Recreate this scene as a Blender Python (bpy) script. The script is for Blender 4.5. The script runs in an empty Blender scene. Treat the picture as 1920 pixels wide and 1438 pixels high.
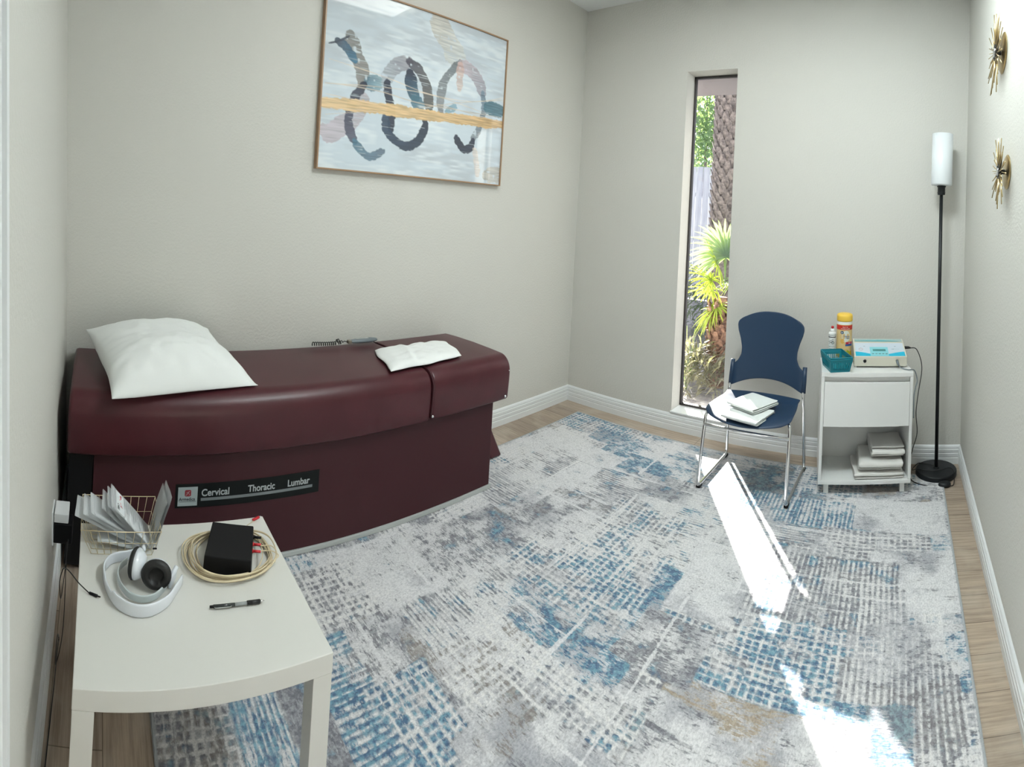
import bpy, bmesh, math, random
import numpy as np
from mathutils import Vector, Matrix, noise
random.seed(7)
R = math.radians
PI = math.pi
SC = bpy.context.scene
COL = SC.collection
# Plan of the room: x runs right along the window wall, world y = -(distance from the window wall), z up.
# ------------------------------------------------------------------ camera (stitched wide photo: cylindrical lens)
CX, CY, CZ = 2.59301, 3.50070, 1.54758
YAW, PITCH, ROLL = -0.7656987, 0.0174560, 0.0578460
FX, FY, U0, V0 = 961.490, 967.633, 960.0, 377.608
cd = bpy.data.cameras.new('camera'); cam = bpy.data.objects.new('camera', cd); COL.objects.link(cam)
cd.type = 'PANO'; cd.panorama_type = 'CENTRAL_CYLINDRICAL'; cd.central_cylindrical_radius = 1.0
cd.central_cylindrical_range_u_min = (0 - U0) / FX; cd.central_cylindrical_range_u_max = (1920 - U0) / FX
cd.central_cylindrical_range_v_min = (V0 - 1438) / FY; cd.central_cylindrical_range_v_max = V0 / FY
cd.clip_start = 0.02
fwd = Vector((math.sin(YAW), math.cos(YAW), 0)); rgt = Vector((math.cos(YAW), -math.sin(YAW), 0)); up = Vector((0, 0, 1))
f2 = fwd * math.cos(PITCH) + up * math.sin(PITCH); u2 = up * math.cos(PITCH) - fwd * math.sin(PITCH)
r3 = rgt * math.cos(ROLL) + u2 * math.sin(ROLL); u3 = u2 * math.cos(ROLL) - rgt * math.sin(ROLL)
M = Matrix((r3, u3, -f2)).transposed().to_4x4(); M.translation = (CX, -CY, CZ)
cam.matrix_world = M
SC.camera = cam
# ------------------------------------------------------------------ view, world, sun
SC.view_settings.view_transform = 'Standard'; SC.view_settings.look = 'None'
SC.view_settings.gamma = 1.0; SC.view_settings.use_curve_mapping = False
SC.view_settings.exposure = -0.08
W = bpy.data.worlds.new('world'); SC.world = W; W.use_nodes = True
bg = W.node_tree.nodes['Background']; bg.inputs[0].default_value = (0.86, 0.93, 1.0, 1); bg.inputs[1].default_value = 1.5
sl = bpy.data.lights.new('sun', 'SUN'); sun = bpy.data.objects.new('sun', sl); COL.objects.link(sun)
sl.energy = 40.0; sl.angle = R(0.6); sl.color = (1.0, 0.95, 0.87)
sd = Vector((0.67, -1.0, 0)).normalized(); el = R(20.3)
sd = Vector((sd.x * math.cos(el), sd.y * math.cos(el), -math.sin(el)))
sun.rotation_euler = sd.to_track_quat('-Z', 'Y').to_euler(); sun.location = (-3, 5, 4)
PANEL = 7.0      # ceiling light strength

# ------------------------------------------------------------------ materials
def mat(name, col, rough=0.5, metal=0.0, **k):
    m = bpy.data.materials.new(name); m.use_nodes = True
    b = m.node_tree.nodes['Principled BSDF']
    b.inputs['Base Color'].default_value = (*col, 1); b.inputs['Roughness'].default_value = rough
    b.inputs['Metallic'].default_value = metal
    for kk, v in k.items(): b.inputs[kk.replace('_', ' ')].default_value = v
    return m
def nodes(m): return m.node_tree.nodes, m.node_tree.links, m.node_tree.nodes['Principled BSDF']
def bump(m, scale=60, strength=0.2, dist=0.01, detail=4, stretch=(1, 1, 1), kind='noise', rough=0.6):
    N, L, b = nodes(m)
    tc = N.new('ShaderNodeTexCoord'); mp = N.new('ShaderNodeMapping'); mp.inputs['Scale'].default_value = stretch
    L.new(tc.outputs['Object'], mp.inputs['Vector'])
    if kind == 'noise':
        t = N.new('ShaderNodeTexNoise'); t.inputs['Scale'].default_value = scale; t.inputs['Detail'].default_value = detail
        t.inputs['Roughness'].default_value = rough; o = t.outputs['Fac']
    else:
        t = N.new('ShaderNodeTexVoronoi'); t.inputs['Scale'].default_value = scale; o = t.outputs['Distance']
    L.new(mp.outputs['Vector'], t.inputs['Vector'])
    bp = N.new('ShaderNodeBump'); bp.inputs['Strength'].default_value = strength; bp.inputs['Distance'].default_value = dist
    L.new(o, bp.inputs['Height']); L.new(bp.outputs['Normal'], b.inputs['Normal'])
    return m
def mottle(m, c1, c2, scale=5, detail=5, lo=0.35, hi=0.65, stretch=(1, 1, 1)):
    N, L, b = nodes(m)
    tc = N.new('ShaderNodeTexCoord'); mp = N.new('ShaderNodeMapping'); mp.inputs['Scale'].default_value = stretch
    t = N.new('ShaderNodeTexNoise'); t.inputs['Scale'].default_value = scale; t.inputs['Detail'].default_value = detail
    r = N.new('ShaderNodeValToRGB'); r.color_ramp.elements[0].position = lo; r.color_ramp.elements[1].position = hi
    r.color_ramp.elements[0].color = (*c1, 1); r.color_ramp.elements[1].color = (*c2, 1)
    L.new(tc.outputs['Object'], mp.inputs['Vector']); L.new(mp.outputs['Vector'], t.inputs['Vector'])
    L.new(t.outputs['Fac'], r.inputs['Fac']); L.new(r.outputs['Color'], b.inputs['Base Color'])
    return m
m_wall = bump(mat('wall_paint', (0.62, 0.61, 0.57), 0.62), 75, 0.35, 0.006, 3)
m_ceil = bump(mat('ceiling_paint', (0.80, 0.82, 0.82), 0.8), 60, 0.3, 0.004)
m_trim = mat('trim_paint', (0.78, 0.80, 0.81), 0.35)
m_white = mat('white_laminate', (0.78, 0.79, 0.78), 0.28)
m_table = mat('warm_white_lacquer', (0.66, 0.65, 0.615), 0.33)
m_vinyl = bump(mottle(mat('burgundy_vinyl', (0.1, 0.02, 0.03), 0.34, Specular_IOR_Level=0.36), (0.060, 0.0135, 0.018), (0.073, 0.0165, 0.022), 6, 5), 160, 0.15, 0.002, 5)
m_vinyl2 = bump(mat('burgundy_panel', (0.046, 0.011, 0.015), 0.5, Specular_IOR_Level=0.3), 220, 0.12, 0.002, 4)
m_black = mat('black_plastic', (0.006, 0.006, 0.007), 0.45, Specular_IOR_Level=0.2)
m_blackm = mat('black_powder_coat', (0.010, 0.012, 0.014), 0.4, Specular_IOR_Level=0.35)
m_rubber = mat('black_cable', (0.01, 0.01, 0.011), 0.5)
m_chrome = mat('chrome', (0.72, 0.73, 0.74), 0.12, 1.0)
m_blue = bump(mat('navy_plastic', (0.012, 0.037, 0.085), 0.42), 400, 0.06, 0.001)
m_cloth = bump(mat('white_cotton', (0.80, 0.82, 0.81), 0.9), 45, 0.25, 0.004, 6)
m_terry = bump(mat('white_terry', (0.80, 0.79, 0.76), 0.95), 420, 0.7, 0.004, 3)
m_wash = bump(mat('white_washcloth', (0.80, 0.84, 0.83), 0.95), 300, 0.6, 0.003, 3)
m_gold = mat('gold_wire', (0.70, 0.60, 0.40), 0.35, 0.6)
m_brass = mat('brushed_brass', (0.56, 0.44, 0.24), 0.33, 1.0)
m_walnut = mat('wood_gold_frame', (0.34, 0.21, 0.12), 0.42)
m_cream = mat('cream_plastic', (0.62, 0.60, 0.51), 0.45)
m_teal = mat('teal_plastic', (0.0, 0.20, 0.26), 0.4)
m_red = mat('red_plastic', (0.55, 0.02, 0.03), 0.4)
m_tan = mat('beige_cable', (0.66, 0.56, 0.38), 0.5)
m_gloss = mat('glossy_white_plastic', (0.72, 0.75, 0.80), 0.16)
m_grey = mat('grey_plastic', (0.16, 0.19, 0.21), 0.45)
m_lgrey = mat('light_grey_trim', (0.42, 0.44, 0.43), 0.4)
m_leather = bump(mat('black_leatherette', (0.012, 0.012, 0.012), 0.5), 200, 0.2, 0.002)
m_shade = mat('frosted_white_glass', (0.80, 0.84, 0.87), 0.3)
m_alu = mat('dark_aluminium', (0.05, 0.045, 0.045), 0.45, 0.3)
m_diff = mat('light_diffuser', (0.9, 0.9, 0.9), 0.5)
m_diff.node_tree.nodes['Principled BSDF'].inputs['Emission Color'].default_value = (1.0, 1.0, 0.95, 1)
m_diff.node_tree.nodes['Principled BSDF'].inputs['Emission Strength'].default_value = PANEL
def pane(name, tint=(1, 1, 1), gloss=0.06, rough=0.02, white=0.0, wcol=(0.8, 0.85, 0.88)):
    m = bpy.data.materials.new(name); m.use_nodes = True
    N = m.node_tree.nodes; L = m.node_tree.links; N.clear()
    o = N.new('ShaderNodeOutputMaterial'); t = N.new('ShaderNodeBsdfTransparent'); g = N.new('ShaderNodeBsdfGlossy')
    t.inputs[0].default_value = (*tint, 1); g.inputs['Roughness'].default_value = rough
    mx = N.new('ShaderNodeMixShader'); fr = N.new('ShaderNodeLayerWeight'); pw = N.new('ShaderNodeMath'); pw.operation = 'POWER'; pw.inputs[1].default_value = 4.0; L.new(fr.outputs['Facing'], pw.inputs[0])
    ad = N.new('ShaderNodeMath'); ad.operation = 'MULTIPLY_ADD'; ad.inputs[1].default_value = 0.8; ad.inputs[2].default_value = gloss
    ad.use_clamp = True
    L.new(pw.outputs[0], ad.inputs[0]); L.new(ad.outputs[0], mx.inputs[0]); L.new(t.outputs[0], mx.inputs[1]); L.new(g.outputs[0], mx.inputs[2])
    last = mx
    if white > 0:
        d = N.new('ShaderNodeBsdfDiffuse'); d.inputs[0].default_value = (*wcol, 1)
        m2 = N.new('ShaderNodeMixShader'); m2.inputs[0].default_value = white
        L.new(mx.outputs[0], m2.inputs[1]); L.new(d.outputs[0], m2.inputs[2]); last = m2
    L.new(last.outputs[0], o.inputs[0])
    return m
m_glass = pane('window_glass')
m_bag = pane('clear_bag', (0.985, 0.99, 0.995), 0.10, 0.25, 0.34, (0.93, 0.96, 0.98))

# ------------------------------------------------------------------ object helpers
def P(x, y, z): return Vector((x, -y, z))
def link(name, me, m=None, parent=None, smooth=False):
    o = bpy.data.objects.new(name, me); COL.objects.link(o)
    if m is not None:
        for mm in (m if isinstance(m, (list, tuple)) else [m]): me.materials.append(mm)
    if parent is not None: o.parent = parent
    if smooth:
        for p in me.polygons: p.use_smooth = True
    return o
def obj(name, bm, m, parent=None, smooth=False, bevel=0.0, seg=2, recalc=True):
    if recalc: bmesh.ops.recalc_face_normals(bm, faces=bm.faces)
    me = bpy.data.meshes.new(name); bm.to_mesh(me); bm.free()
    o = link(name, me, m, parent, smooth)
    if bevel:
        md = o.modifiers.new('bevel', 'BEVEL'); md.width = bevel; md.segments = seg; md.limit_method = 'ANGLE'; md.angle_limit = R(40)
        for p in me.polygons: p.use_smooth = True
        w = o.modifiers.new('wn', 'WEIGHTED_NORMAL'); w.keep_sharp = True
    return o
def tag(o, label=None, cat=None, group=None, kind=None):
    if label: o['label'] = label
    if cat: o['category'] = cat
    if group: o['group'] = group
    if kind: o['kind'] = kind
    return o
def thing(name, label, cat, loc=(0, 0, 0), rz=0, group=None):
    o = bpy.data.objects.new(name, None); COL.objects.link(o); o.empty_display_size = 0.1
    o.location = loc; o.rotation_euler = (0, 0, rz)
    return tag(o, label, cat, group)
def NB(): return bmesh.new()
def box(bm, x0, x1, y0, y1, z0, z1, mtx=None):
    vs = [bm.verts.new((x, y, z)) for x in (x0, x1) for y in (y0, y1) for z in (z0, z1)]
    for f in ((0, 1, 3, 2), (4, 6, 7, 5), (0, 4, 5, 1), (2, 3, 7, 6), (0, 2, 6, 4), (1, 5, 7, 3)): bm.faces.new([vs[i] for i in f])
    if mtx is not None: bmesh.ops.transform(bm, matrix=mtx, verts=vs)
    return vs
def wbox(bm, x0, x1, y0, y1, z0, z1): return box(bm, x0, x1, -y1, -y0, z0, z1)   # y as distance from the window wall
def tube(bm, pts, r, n=8, ry=None, closed=False, cap=True, upv=None):
    pts = [Vector(p) for p in pts]; k = len(pts); rings = []
    nrm = None
    for i, p in enumerate(pts):
        a = pts[(i - 1) % k] if (i > 0 or closed) else p; b = pts[(i + 1) % k] if (i < k - 1 or closed) else p
        t = (b - a).normalized()
        if upv is not None: nrm = (Vector(upv) - t * t.dot(Vector(upv))).normalized()
        elif nrm is None:
            q = Vector((0, 0, 1)) if abs(t.z) < 0.9 else Vector((1, 0, 0)); nrm = (q - t * t.dot(q)).normalized()
        else:
            nrm = (nrm - t * t.dot(nrm)); nrm = nrm.normalized() if nrm.length > 1e-6 else t.orthogonal().normalized()
        bi = t.cross(nrm); rr = r[i] if isinstance(r, (list, tuple)) else r; r2 = ry if ry is not None else rr
        rings.append([bm.verts.new(p + nrm * (rr * math.cos(2 * PI * j / n)) + bi * (r2 * math.sin(2 * PI * j / n))) for j in range(n)])
    m = k if closed else k - 1
    for i in range(m):
        A, B = rings[i], rings[(i + 1) % k]
        for j in range(n): bm.faces.new((A[j], A[(j + 1) % n], B[(j + 1) % n], B[j]))
    if cap and not closed: bm.faces.new(rings[0][::-1]); bm.faces.new(rings[-1])
def smoothpath(pts, n=6, closed=False):
    pts = [Vector(p) for p in pts]; k = len(pts); out = []
    for i in range(k if closed else k - 1):
        p0 = pts[(i - 1) % k] if closed or i > 0 else pts[i]; p1 = pts[i]; p2 = pts[(i + 1) % k]; p3 = pts[(i + 2) % k] if closed or i + 2 < k else p2
        for s in range(n):
            t = s / n
            out.append(0.5 * ((2 * p1) + (p2 - p0) * t + (2 * p0 - 5 * p1 + 4 * p2 - p3) * t * t + (3 * p1 - p0 - 3 * p2 + p3) * t ** 3))
    if not closed: out.append(pts[-1])
    return out
def roundpath(pts, rad, n=5):
    pts = [Vector(p) for p in pts]; out = [pts[0]]
    for i in range(1, len(pts) - 1):
        a, b, c = pts[i - 1], pts[i], pts[i + 1]; r = min(rad, (a - b).length * 0.48, (c - b).length * 0.48)
        s = b + (a - b).normalized() * r; e = b + (c - b).normalized() * r
        for q in range(n + 1):
            t = q / n; out.append(s * (1 - t) ** 2 + b * 2 * t * (1 - t) + e * t * t)
    out.append(pts[-1]); return out
def lathe(bm, prof, n=24, cx=0, cy=0, sx=1, sy=1, mtx=None):
    rings = []; new = []
    for r, z in prof:
        if r < 1e-6: v = [bm.verts.new((cx, cy, z))]
        else: v = [bm.verts.new((cx + sx * r * math.cos(2 * PI * j / n), cy + sy * r * math.sin(2 * PI * j / n), z)) for j in range(n)]
        rings.append(v); new += v
    for A, B in zip(rings, rings[1:]):
        for j in range(n):
            j2 = (j + 1) % n
            if len(A) == 1 and len(B) == 1: continue
            if len(A) == 1: bm.faces.new((A[0], B[j], B[j2]))
            elif len(B) == 1: bm.faces.new((A[j], A[j2], B[0]))
            else: bm.faces.new((A[j], A[j2], B[j2], B[j]))
    if len(rings[0]) > 1: bm.faces.new(rings[0][::-1])
    if len(rings[-1]) > 1: bm.faces.new(rings[-1])
    if mtx is not None: bmesh.ops.transform(bm, matrix=mtx, verts=new)
def prism(bm, poly, d0, d1, axis='y', mtx=None):
    """poly of 2-D points extruded along axis"""
    def v(a, b, d): return {'y': (a, d, b), 'x': (d, a, b), 'z': (a, b, d)}[axis]
    A = [bm.verts.new(v(a, b, d0)) for a, b in poly]; B = [bm.verts.new(v(a, b, d1)) for a, b in poly]
    n = len(poly)
    for i in range(n): bm.faces.new((A[i], A[(i + 1) % n], B[(i + 1) % n], B[i]))
    bm.faces.new(A[::-1]); bm.faces.new(B)
    if mtx is not None: bmesh.ops.transform(bm, matrix=mtx, verts=A + B)
def grid(bm, nu, nv, f, closed_u=False):
    V = [[bm.verts.new(f(i / (nu if closed_u else nu - 1), j / (nv - 1))) for j in range(nv)] for i in range(nu)]
    for i in range(nu if closed_u else nu - 1):
        for j in range(nv - 1):
            a, b = V[i], V[(i + 1) % nu]; bm.faces.new((a[j], b[j], b[j + 1], a[j + 1]))
    return V
def solid(o, t, off=0, sub=0):
    s = o.modifiers.new('solid', 'SOLIDIFY'); s.thickness = t; s.offset = off
    if sub: q = o.modifiers.new('sub', 'SUBSURF'); q.levels = sub; q.render_levels = sub
    for p in o.data.polygons: p.use_smooth = True
    return o
def text(name, s, size, m, parent, mtx, depth=0.0006, bold=0.0, align='LEFT', sx=1.0):
    c = bpy.data.curves.new(name, 'FONT'); c.body = s; c.size = size; c.extrude = depth; c.offset = bold; c.align_x = align
    t = bpy.data.objects.new('tmp', c); COL.objects.link(t)
    dg = bpy.context.evaluated_depsgraph_get(); dg.update()
    me = bpy.data.meshes.new_from_object(t.evaluated_get(dg)); bpy.data.objects.remove(t)
    me.name = name; me.transform(mtx @ Matrix.Diagonal((sx, 1, 1, 1))); me.materials.clear()
    return link(name, me, m, parent)
def nz(x, y, z, s): return noise.noise(Vector((x * s, y * s, z * s)))

# ------------------------------------------------------------------ room shell
RW, RL, RH = 3.0121, 3.59, 3.274          # room width, depth, height
WX1, WX2, WZ1, WZ2, WT = 0.963, 1.366, 0.137, 2.664, 0.20
LEAN = 0.13 / 2.7
def struct(name, bm, m, **k): o = obj(name, bm, m, **k); o['kind'] = 'structure'; return o
m_floor = mat('taupe_laminate', (0.4, 0.33, 0.26), 0.42)
def floor_mat(m):
    N, L, b = nodes(m)
    tc = N.new('ShaderNodeTexCoord'); br = N.new('ShaderNodeTexBrick')
    br.inputs['Scale'].default_value = 1.0; br.inputs['Brick Width'].default_value = 1.22; br.inputs['Row Height'].default_value = 0.155
    br.inputs['Mortar Size'].default_value = 0.0016; br.inputs['Color1'].default_value = (0.47, 0.375, 0.29, 1); br.inputs['Color2'].default_value = (0.36, 0.285, 0.225, 1)
    br.inputs['Mortar'].default_value = (0.16, 0.12, 0.09, 1); br.offset = 0.37
    L.new(tc.outputs['Object'], br.inputs['Vector'])
    mp = N.new('ShaderNodeMapping'); mp.inputs['Scale'].default_value = (1.2, 26, 1); L.new(tc.outputs['Object'], mp.inputs['Vector'])
    n1 = N.new('ShaderNodeTexNoise'); n1.inputs['Scale'].default_value = 3.2; n1.inputs['Detail'].default_value = 9; n1.inputs['Roughness'].default_value = 0.65
    L.new(mp.outputs['Vector'], n1.inputs['Vector'])
    r = N.new('ShaderNodeValToRGB'); r.color_ramp.elements[0].position = 0.32; r.color_ramp.elements[0].color = (0.62, 0.6, 0.58, 1)
    r.color_ramp.elements[1].position = 0.62; r.color_ramp.elements[1].color = (1.12, 1.12, 1.12, 1)
    L.new(n1.outputs['Fac'], r.inputs['Fac'])
    n2 = N.new('ShaderNodeTexNoise'); n2.inputs['Scale'].default_value = 4.5; n2.inputs['Detail'].default_value = 6; L.new(tc.outputs['Object'], n2.inputs['Vector'])
    r2 = N.new('ShaderNodeValToRGB'); r2.color_ramp.elements[0].position = 0.5; r2.color_ramp.elements[0].color = (0, 0, 0, 1); r2.color_ramp.elements[1].position = 0.72; r2.color_ramp.elements[1].color = (0.5, 0.5, 0.5, 1)
    L.new(n2.outputs['Fac'], r2.inputs['Fac'])
    mu = N.new('ShaderNodeMix'); mu.data_type = 'RGBA'; mu.blend_type = 'MULTIPLY'; mu.inputs['Factor'].default_value = 1
    L.new(br.outputs['Color'], mu.inputs['A']); L.new(r.outputs['Color'], mu.inputs['B'])
    m2 = N.new('ShaderNodeMix'); m2.data_type = 'RGBA'; m2.inputs['B'].default_value = (0.56, 0.50, 0.42, 1)
    L.new(r2.outputs['Color'], m2.inputs['Factor']); L.new(mu.outputs['Result'], m2.inputs['A']); L.new(m2.outputs['Result'], b.inputs['Base Color'])
    bp = N.new('ShaderNodeBump'); bp.inputs['Strength'].default_value = 0.15; bp.inputs['Distance'].default_value = 0.002
    L.new(n1.outputs['Fac'], bp.inputs['Height']); L.new(bp.outputs['Normal'], b.inputs['Normal'])
floor_mat(m_floor)
b = NB(); wbox(b, -0.2, RW + 0.2, -0.2, RL + 0.45, -0.12, 0); struct('floor', b, m_floor)
b = NB(); wbox(b, -0.2, RW + 0.2, -0.2, RL + 0.45, RH, RH + 0.1); struct('ceiling', b, m_ceil)
b = NB(); wbox(b, -0.2, 0, -WT, RL + 0.45, 0, RH); struct('wall_left', b, m_wall)
b = NB(); wbox(b, RW, RW + 0.2, -WT, RL + 0.45, 0, RH); struct('wall_right', b, m_wall)
b = NB()
wbox(b, 0, WX1, -WT, 0, 0, RH); wbox(b, WX2, RW, -WT, 0, 0, RH); wbox(b, WX1, WX2, -WT, 0, 0, WZ1); wbox(b, WX1, WX2, -WT, 0, WZ2, RH)
bmesh.ops.remove_doubles(b, verts=b.verts, dist=1e-5)
struct('wall_back', b, m_wall)
def fy(z): return RL + LEAN * z
b = NB(); prism(b, [(-fy(0), 0), (-fy(RH), RH), (-fy(RH) - 0.2, RH), (-fy(0) - 0.2, 0)], 0.0, RW, 'x'); struct('wall_front', b, m_wall)
HB = 0.122
prof = [(0, 0), (0.014, 0), (0.014, 0.040), (0.0115, 0.043), (0.0115, 0.046), (0.014, 0.049), (0.014, 0.068), (0.011, 0.071), (0.011, 0.075), (0.013, 0.078), (0.013, 0.094),
        (0.0095, 0.097), (0.0095, 0.101), (0.011, 0.104), (0.008, 0.114), (0.0, HB)]
b = NB(); prism(b, [(t, z) for t, z in prof], -RL + 0.001, -0.0, 'y'); struct('baseboard_left', b, m_trim)
b = NB(); prism(b, [(RW - t, z) for t, z in prof], -RL + 0.001, 0.0, 'y'); struct('baseboard_right', b, m_trim)
b = NB(); prism(b, [(-t, z) for t, z in prof], 0.0, RW, 'x'); struct('baseboard_back', b, m_trim)
b = NB(); prism(b, [(-RL - LEAN * z + t, z) for t, z in prof], 0.014, 1.80, 'x'); struct('baseboard_front', b, m_trim)
# door and casing on the near wall, seen at a glancing angle at the far left
b = NB(); prism(b, [(-fy(0) + 0.018, 0), (-fy(2.1) + 0.018, 2.1), (-fy(2.1) - 0.0, 2.1), (-fy(0) - 0.0, 0)], 1.80, 1.88, 'x')
prism(b, [(-fy(0) + 0.026, 0), (-fy(2.1) + 0.026, 2.1), (-fy(2.1) + 0.018, 2.1), (-fy(0) + 0.018, 0)], 1.815, 1.835, 'x'); struct('trim_1', b, m_trim)
b = NB(); prism(b, [(-fy(0) + 0.012, 0.01), (-fy(2.08) + 0.012, 2.08), (-fy(2.08), 2.08), (-fy(0), 0.01)], 1.88, 2.64, 'x')
dr = struct('door_1', b, m_trim)
# window frame and glass
wf = bpy.data.objects.new('window_1', None); COL.objects.link(wf); wf['kind'] = 'structure'; wf.location = P((WX1 + WX2) / 2, -0.14, WZ1)
b = NB(); cx = (WX1 + WX2) / 2; hw = (WX2 - WX1) / 2 - 0.001; hz = WZ2 - WZ1
box(b, -hw, -hw + 0.014, 0, 0.03, 0.002, hz - 0.002); box(b, hw - 0.014, hw, 0, 0.03, 0.002, hz - 0.002)
box(b, -hw, hw, 0, 0.03, 0.002, 0.018); box(b, -hw, hw, 0, 0.03, hz - 0.018, hz - 0.002)
obj('window_frame', b, m_alu, wf)
b = NB(); box(b, -hw + 0.012, hw - 0.012, 0.012, 0.016, 0.016, hz - 0.016); obj('window_glass', b, m_glass, wf)
b = NB(); wbox(b, WX1 - 0.006, WX2 + 0.006, -0.139, 0.012, WZ1 - 0.012, WZ1 + 0.001); struct('trim_2', b, m_trim, bevel=0.003)

# ceiling light near the painting, plus an added fill panel
def troffer(x0, x1, y0, y1, label, dm):
    t = thing('ceiling_light', label, 'ceiling light', P((x0 + x1) / 2, (y0 + y1) / 2, RH - 0.03), 0, None)
    w, l = (x1 - x0) / 2, (y1 - y0) / 2
    b = NB()
    for s in ((-w, w, -l, -l + 0.03), (-w, w, l - 0.03, l), (-w, -w + 0.03, -l, l), (w - 0.03, w, -l, l)): box(b, *s, 0, 0.03)
    obj('frame', b, m_white, t)
    b = NB(); box(b, -w + 0.03, w - 0.03, -l + 0.03, l - 0.03, 0.008, 0.018); obj('diffuser', b, dm, t)
troffer(0.9, 1.5, 1.0, 2.2, 'white rectangular ceiling light panel nearest the painting', m_diff)
m_fill_diff = m_diff.copy(); m_fill_diff.node_tree.nodes['Principled BSDF'].inputs['Emission Strength'].default_value = PANEL * 8.6
m_fill_diff.node_tree.nodes['Principled BSDF'].inputs['Emission Color'].default_value = (.90, 1.0, 1.0, 1)
troffer(1.98, 2.58, 1.42, 2.02, 'added unseen ceiling fill light panel nearest the right wall', m_fill_diff)  # added out-of-view panel, invented to brighten the right and back walls

# ------------------------------------------------------------------ rug
RX0, RX1, RY0, RY1 = 0.24, 2.88, 0.17, 3.27
def rug():
    st = 0.006; nx = int((RX1 - RX0) / st) + 1; ny = int((RY1 - RY0) / st) + 1
    xs = np.linspace(RX0, RX1, nx); ys = np.linspace(RY0, RY1, ny); X, Y = np.meshgrid(xs, ys, indexing='ij')
    rng = np.random.default_rng(5)
    def vn(sx, sy, seed):
        r = np.random.default_rng(seed); gx = int((RX1 - RX0) / sx) + 3; gy = int((RY1 - RY0) / sy) + 3; G = r.random((gx, gy))
        fx = (X - RX0) / sx; fyy = (Y - RY0) / sy; i = fx.astype(int); j = fyy.astype(int); u = fx - i; v = fyy - j; u = u * u * (3 - 2 * u); v = v * v * (3 - 2 * v)
        return (G[i, j] * (1 - u) + G[i + 1, j] * u) * (1 - v) + (G[i, j + 1] * (1 - u) + G[i + 1, j + 1] * u) * v
    # density of ink, blueness, tan, and pattern weights, from hand placed patches
    # (x, y, half x, half y, pattern, density, blue, tan)
    T = [(0.55, .30, .32, .14, 'g', .75, .7, 0), (0.78, .42, .2, .08, 'd', .5, 1, 0), (1.3, .42, .35, .22, 'x', .5, .75, 0), (1.0, .62, .25, .1, 's', .5, .6, 0), (0.62, .75, .3, .15, 'l', .1, .2, 0),
         (0.85, 1.1, .3, .25, 'l', .12, .2, 0), (0.6, 1.15, .12, .35, 'x', .45, .1, 0), (1.05, .95, .15, .15, 'x', .55, .3, 0), (1.95, .5, .25, .25, 's', .6, .55, .2), (2.35, .32, .35, .16, 'g', .55, .8, .2), (1.75, .85, .25, .12, 'x', .35, .5, 0),
         (2.15, .72, .35, .14, 'y', .62, .9, 0), (2.15, .9, .4, .06, 'x', .5, .4, .2), (2.62, .42, .2, .08, 's', .5, .2, .5), (2.62, .65, .22, .14, 'l', .1, 0, 0), (2.5, .92, .25, .1, 'g', .5, .05, 0), (2.7, 1.15, .2, .18, 'l', .15, 0, 0),
         (2.25, 1.25, .33, .19, 'y', .72, .35, 0), (2.52, 1.35, .12, .12, 'y', .6, .1, 0), (2.7, 1.44, .2, .03, 'd', .5, .1, 0), (2.72, 1.6, .15, .14, 'y', .6, .1, 0), (2.83, 1.58, .06, .12, 'd', .55, 1, 0), (2.62, 1.78, .2, .18, 'y', .55, .15, .1), (2.45, 1.9, .2, .12, 's', .6, .9, .3),
         (2.05, 1.53, .35, .07, 'g', .62, .75, 0), (2.1, 1.72, .3, .14, 'g', .8, .6, 0), (2.2, 2.0, .3, .16, 's', .35, .1, .8), (1.78, 1.35, .2, .2, 'l', .12, .05, 0), (1.55, 1.25, .12, .25, 'x', .4, .4, .2), (1.35, 1.2, .2, .18, 'g', .55, .35, 0), (1.2, 1.55, .2, .25, 'g', .55, .5, 0),
         (1.45, 1.55, .18, .22, 'g', .72, .75, 0), (1.66, 1.65, .035, .25, 'd', .6, 1, 0), (1.8, 1.75, .14, .12, 's', .5, .15, 0), (1.0, 1.35, .15, .2, 's', .5, .2, .1), (1.4, 1.97, .5, .035, 'd', .55, .55, 0), (1.68, 2.0, .14, .06, 'd', .58, 1, 0), (1.9, 2.05, .15, .12, 's', .3, .1, 0), (1.55, 2.2, .3, .16, 'g', .55, .45, .25),
         (1.3, 2.2, .18, .16, 'g', .4, .1, .3), (1.08, 2.15, .14, .2, 'x', .5, .4, 0), (.85, 1.9, .15, .3, 's', .55, .3, 0), (.8, 2.3, .18, .2, 'l', .12, .05, 0), (.9, 2.55, .2, .15, 'g', .55, .15, 0), (1.15, 2.45, .16, .1, 's', .45, .1, .3), (1.3, 2.68, .28, .1, 'y', .8, .95, 0), (1.5, 2.5, .25, .1, 'g', .8, .9, 0),
         (1.75, 2.35, .25, .12, 's', .3, .1, .3), (1.2, 2.8, .2, .06, 's', .6, .2, 0), (1.2, 3.1, .35, .16, 'g', .72, .35, .25), (1.3, 2.95, .3, .07, 'x', .7, .8, 0), (1.95, 2.4, .3, .2, 's', .3, .1, 0), (2.4, 2.4, .3, .3, 'g', .6, .4, .1), (2.3, 2.9, .4, .2, 'x', .5, .6, 0), (1.8, 2.9, .25, .3, 'l', .2, .1, .1)]
    n1 = vn(.3, .3, 1); n2 = vn(.11, .11, 2); n3 = vn(.045, .045, 3); big = vn(.6, .5, 4)
    wx = (vn(.05, .3, 11) - .5) * .035; wy = (vn(.3, .05, 12) - .5) * .035
    den = .545 + .40 * (n1 - .5) + .42 * (n2 - .5); blu = np.clip(.1 + 1.5 * (vn(.4, .35, 6) - .42), 0, 1); tan = np.clip(1.6 * (vn(.3, .3, 8) - .72), 0, 1)
    wg = np.full(X.shape, .45); wX = np.full(X.shape, .25); wY = np.full(X.shape, .25)
    r9 = np.random.default_rng(77)
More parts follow.
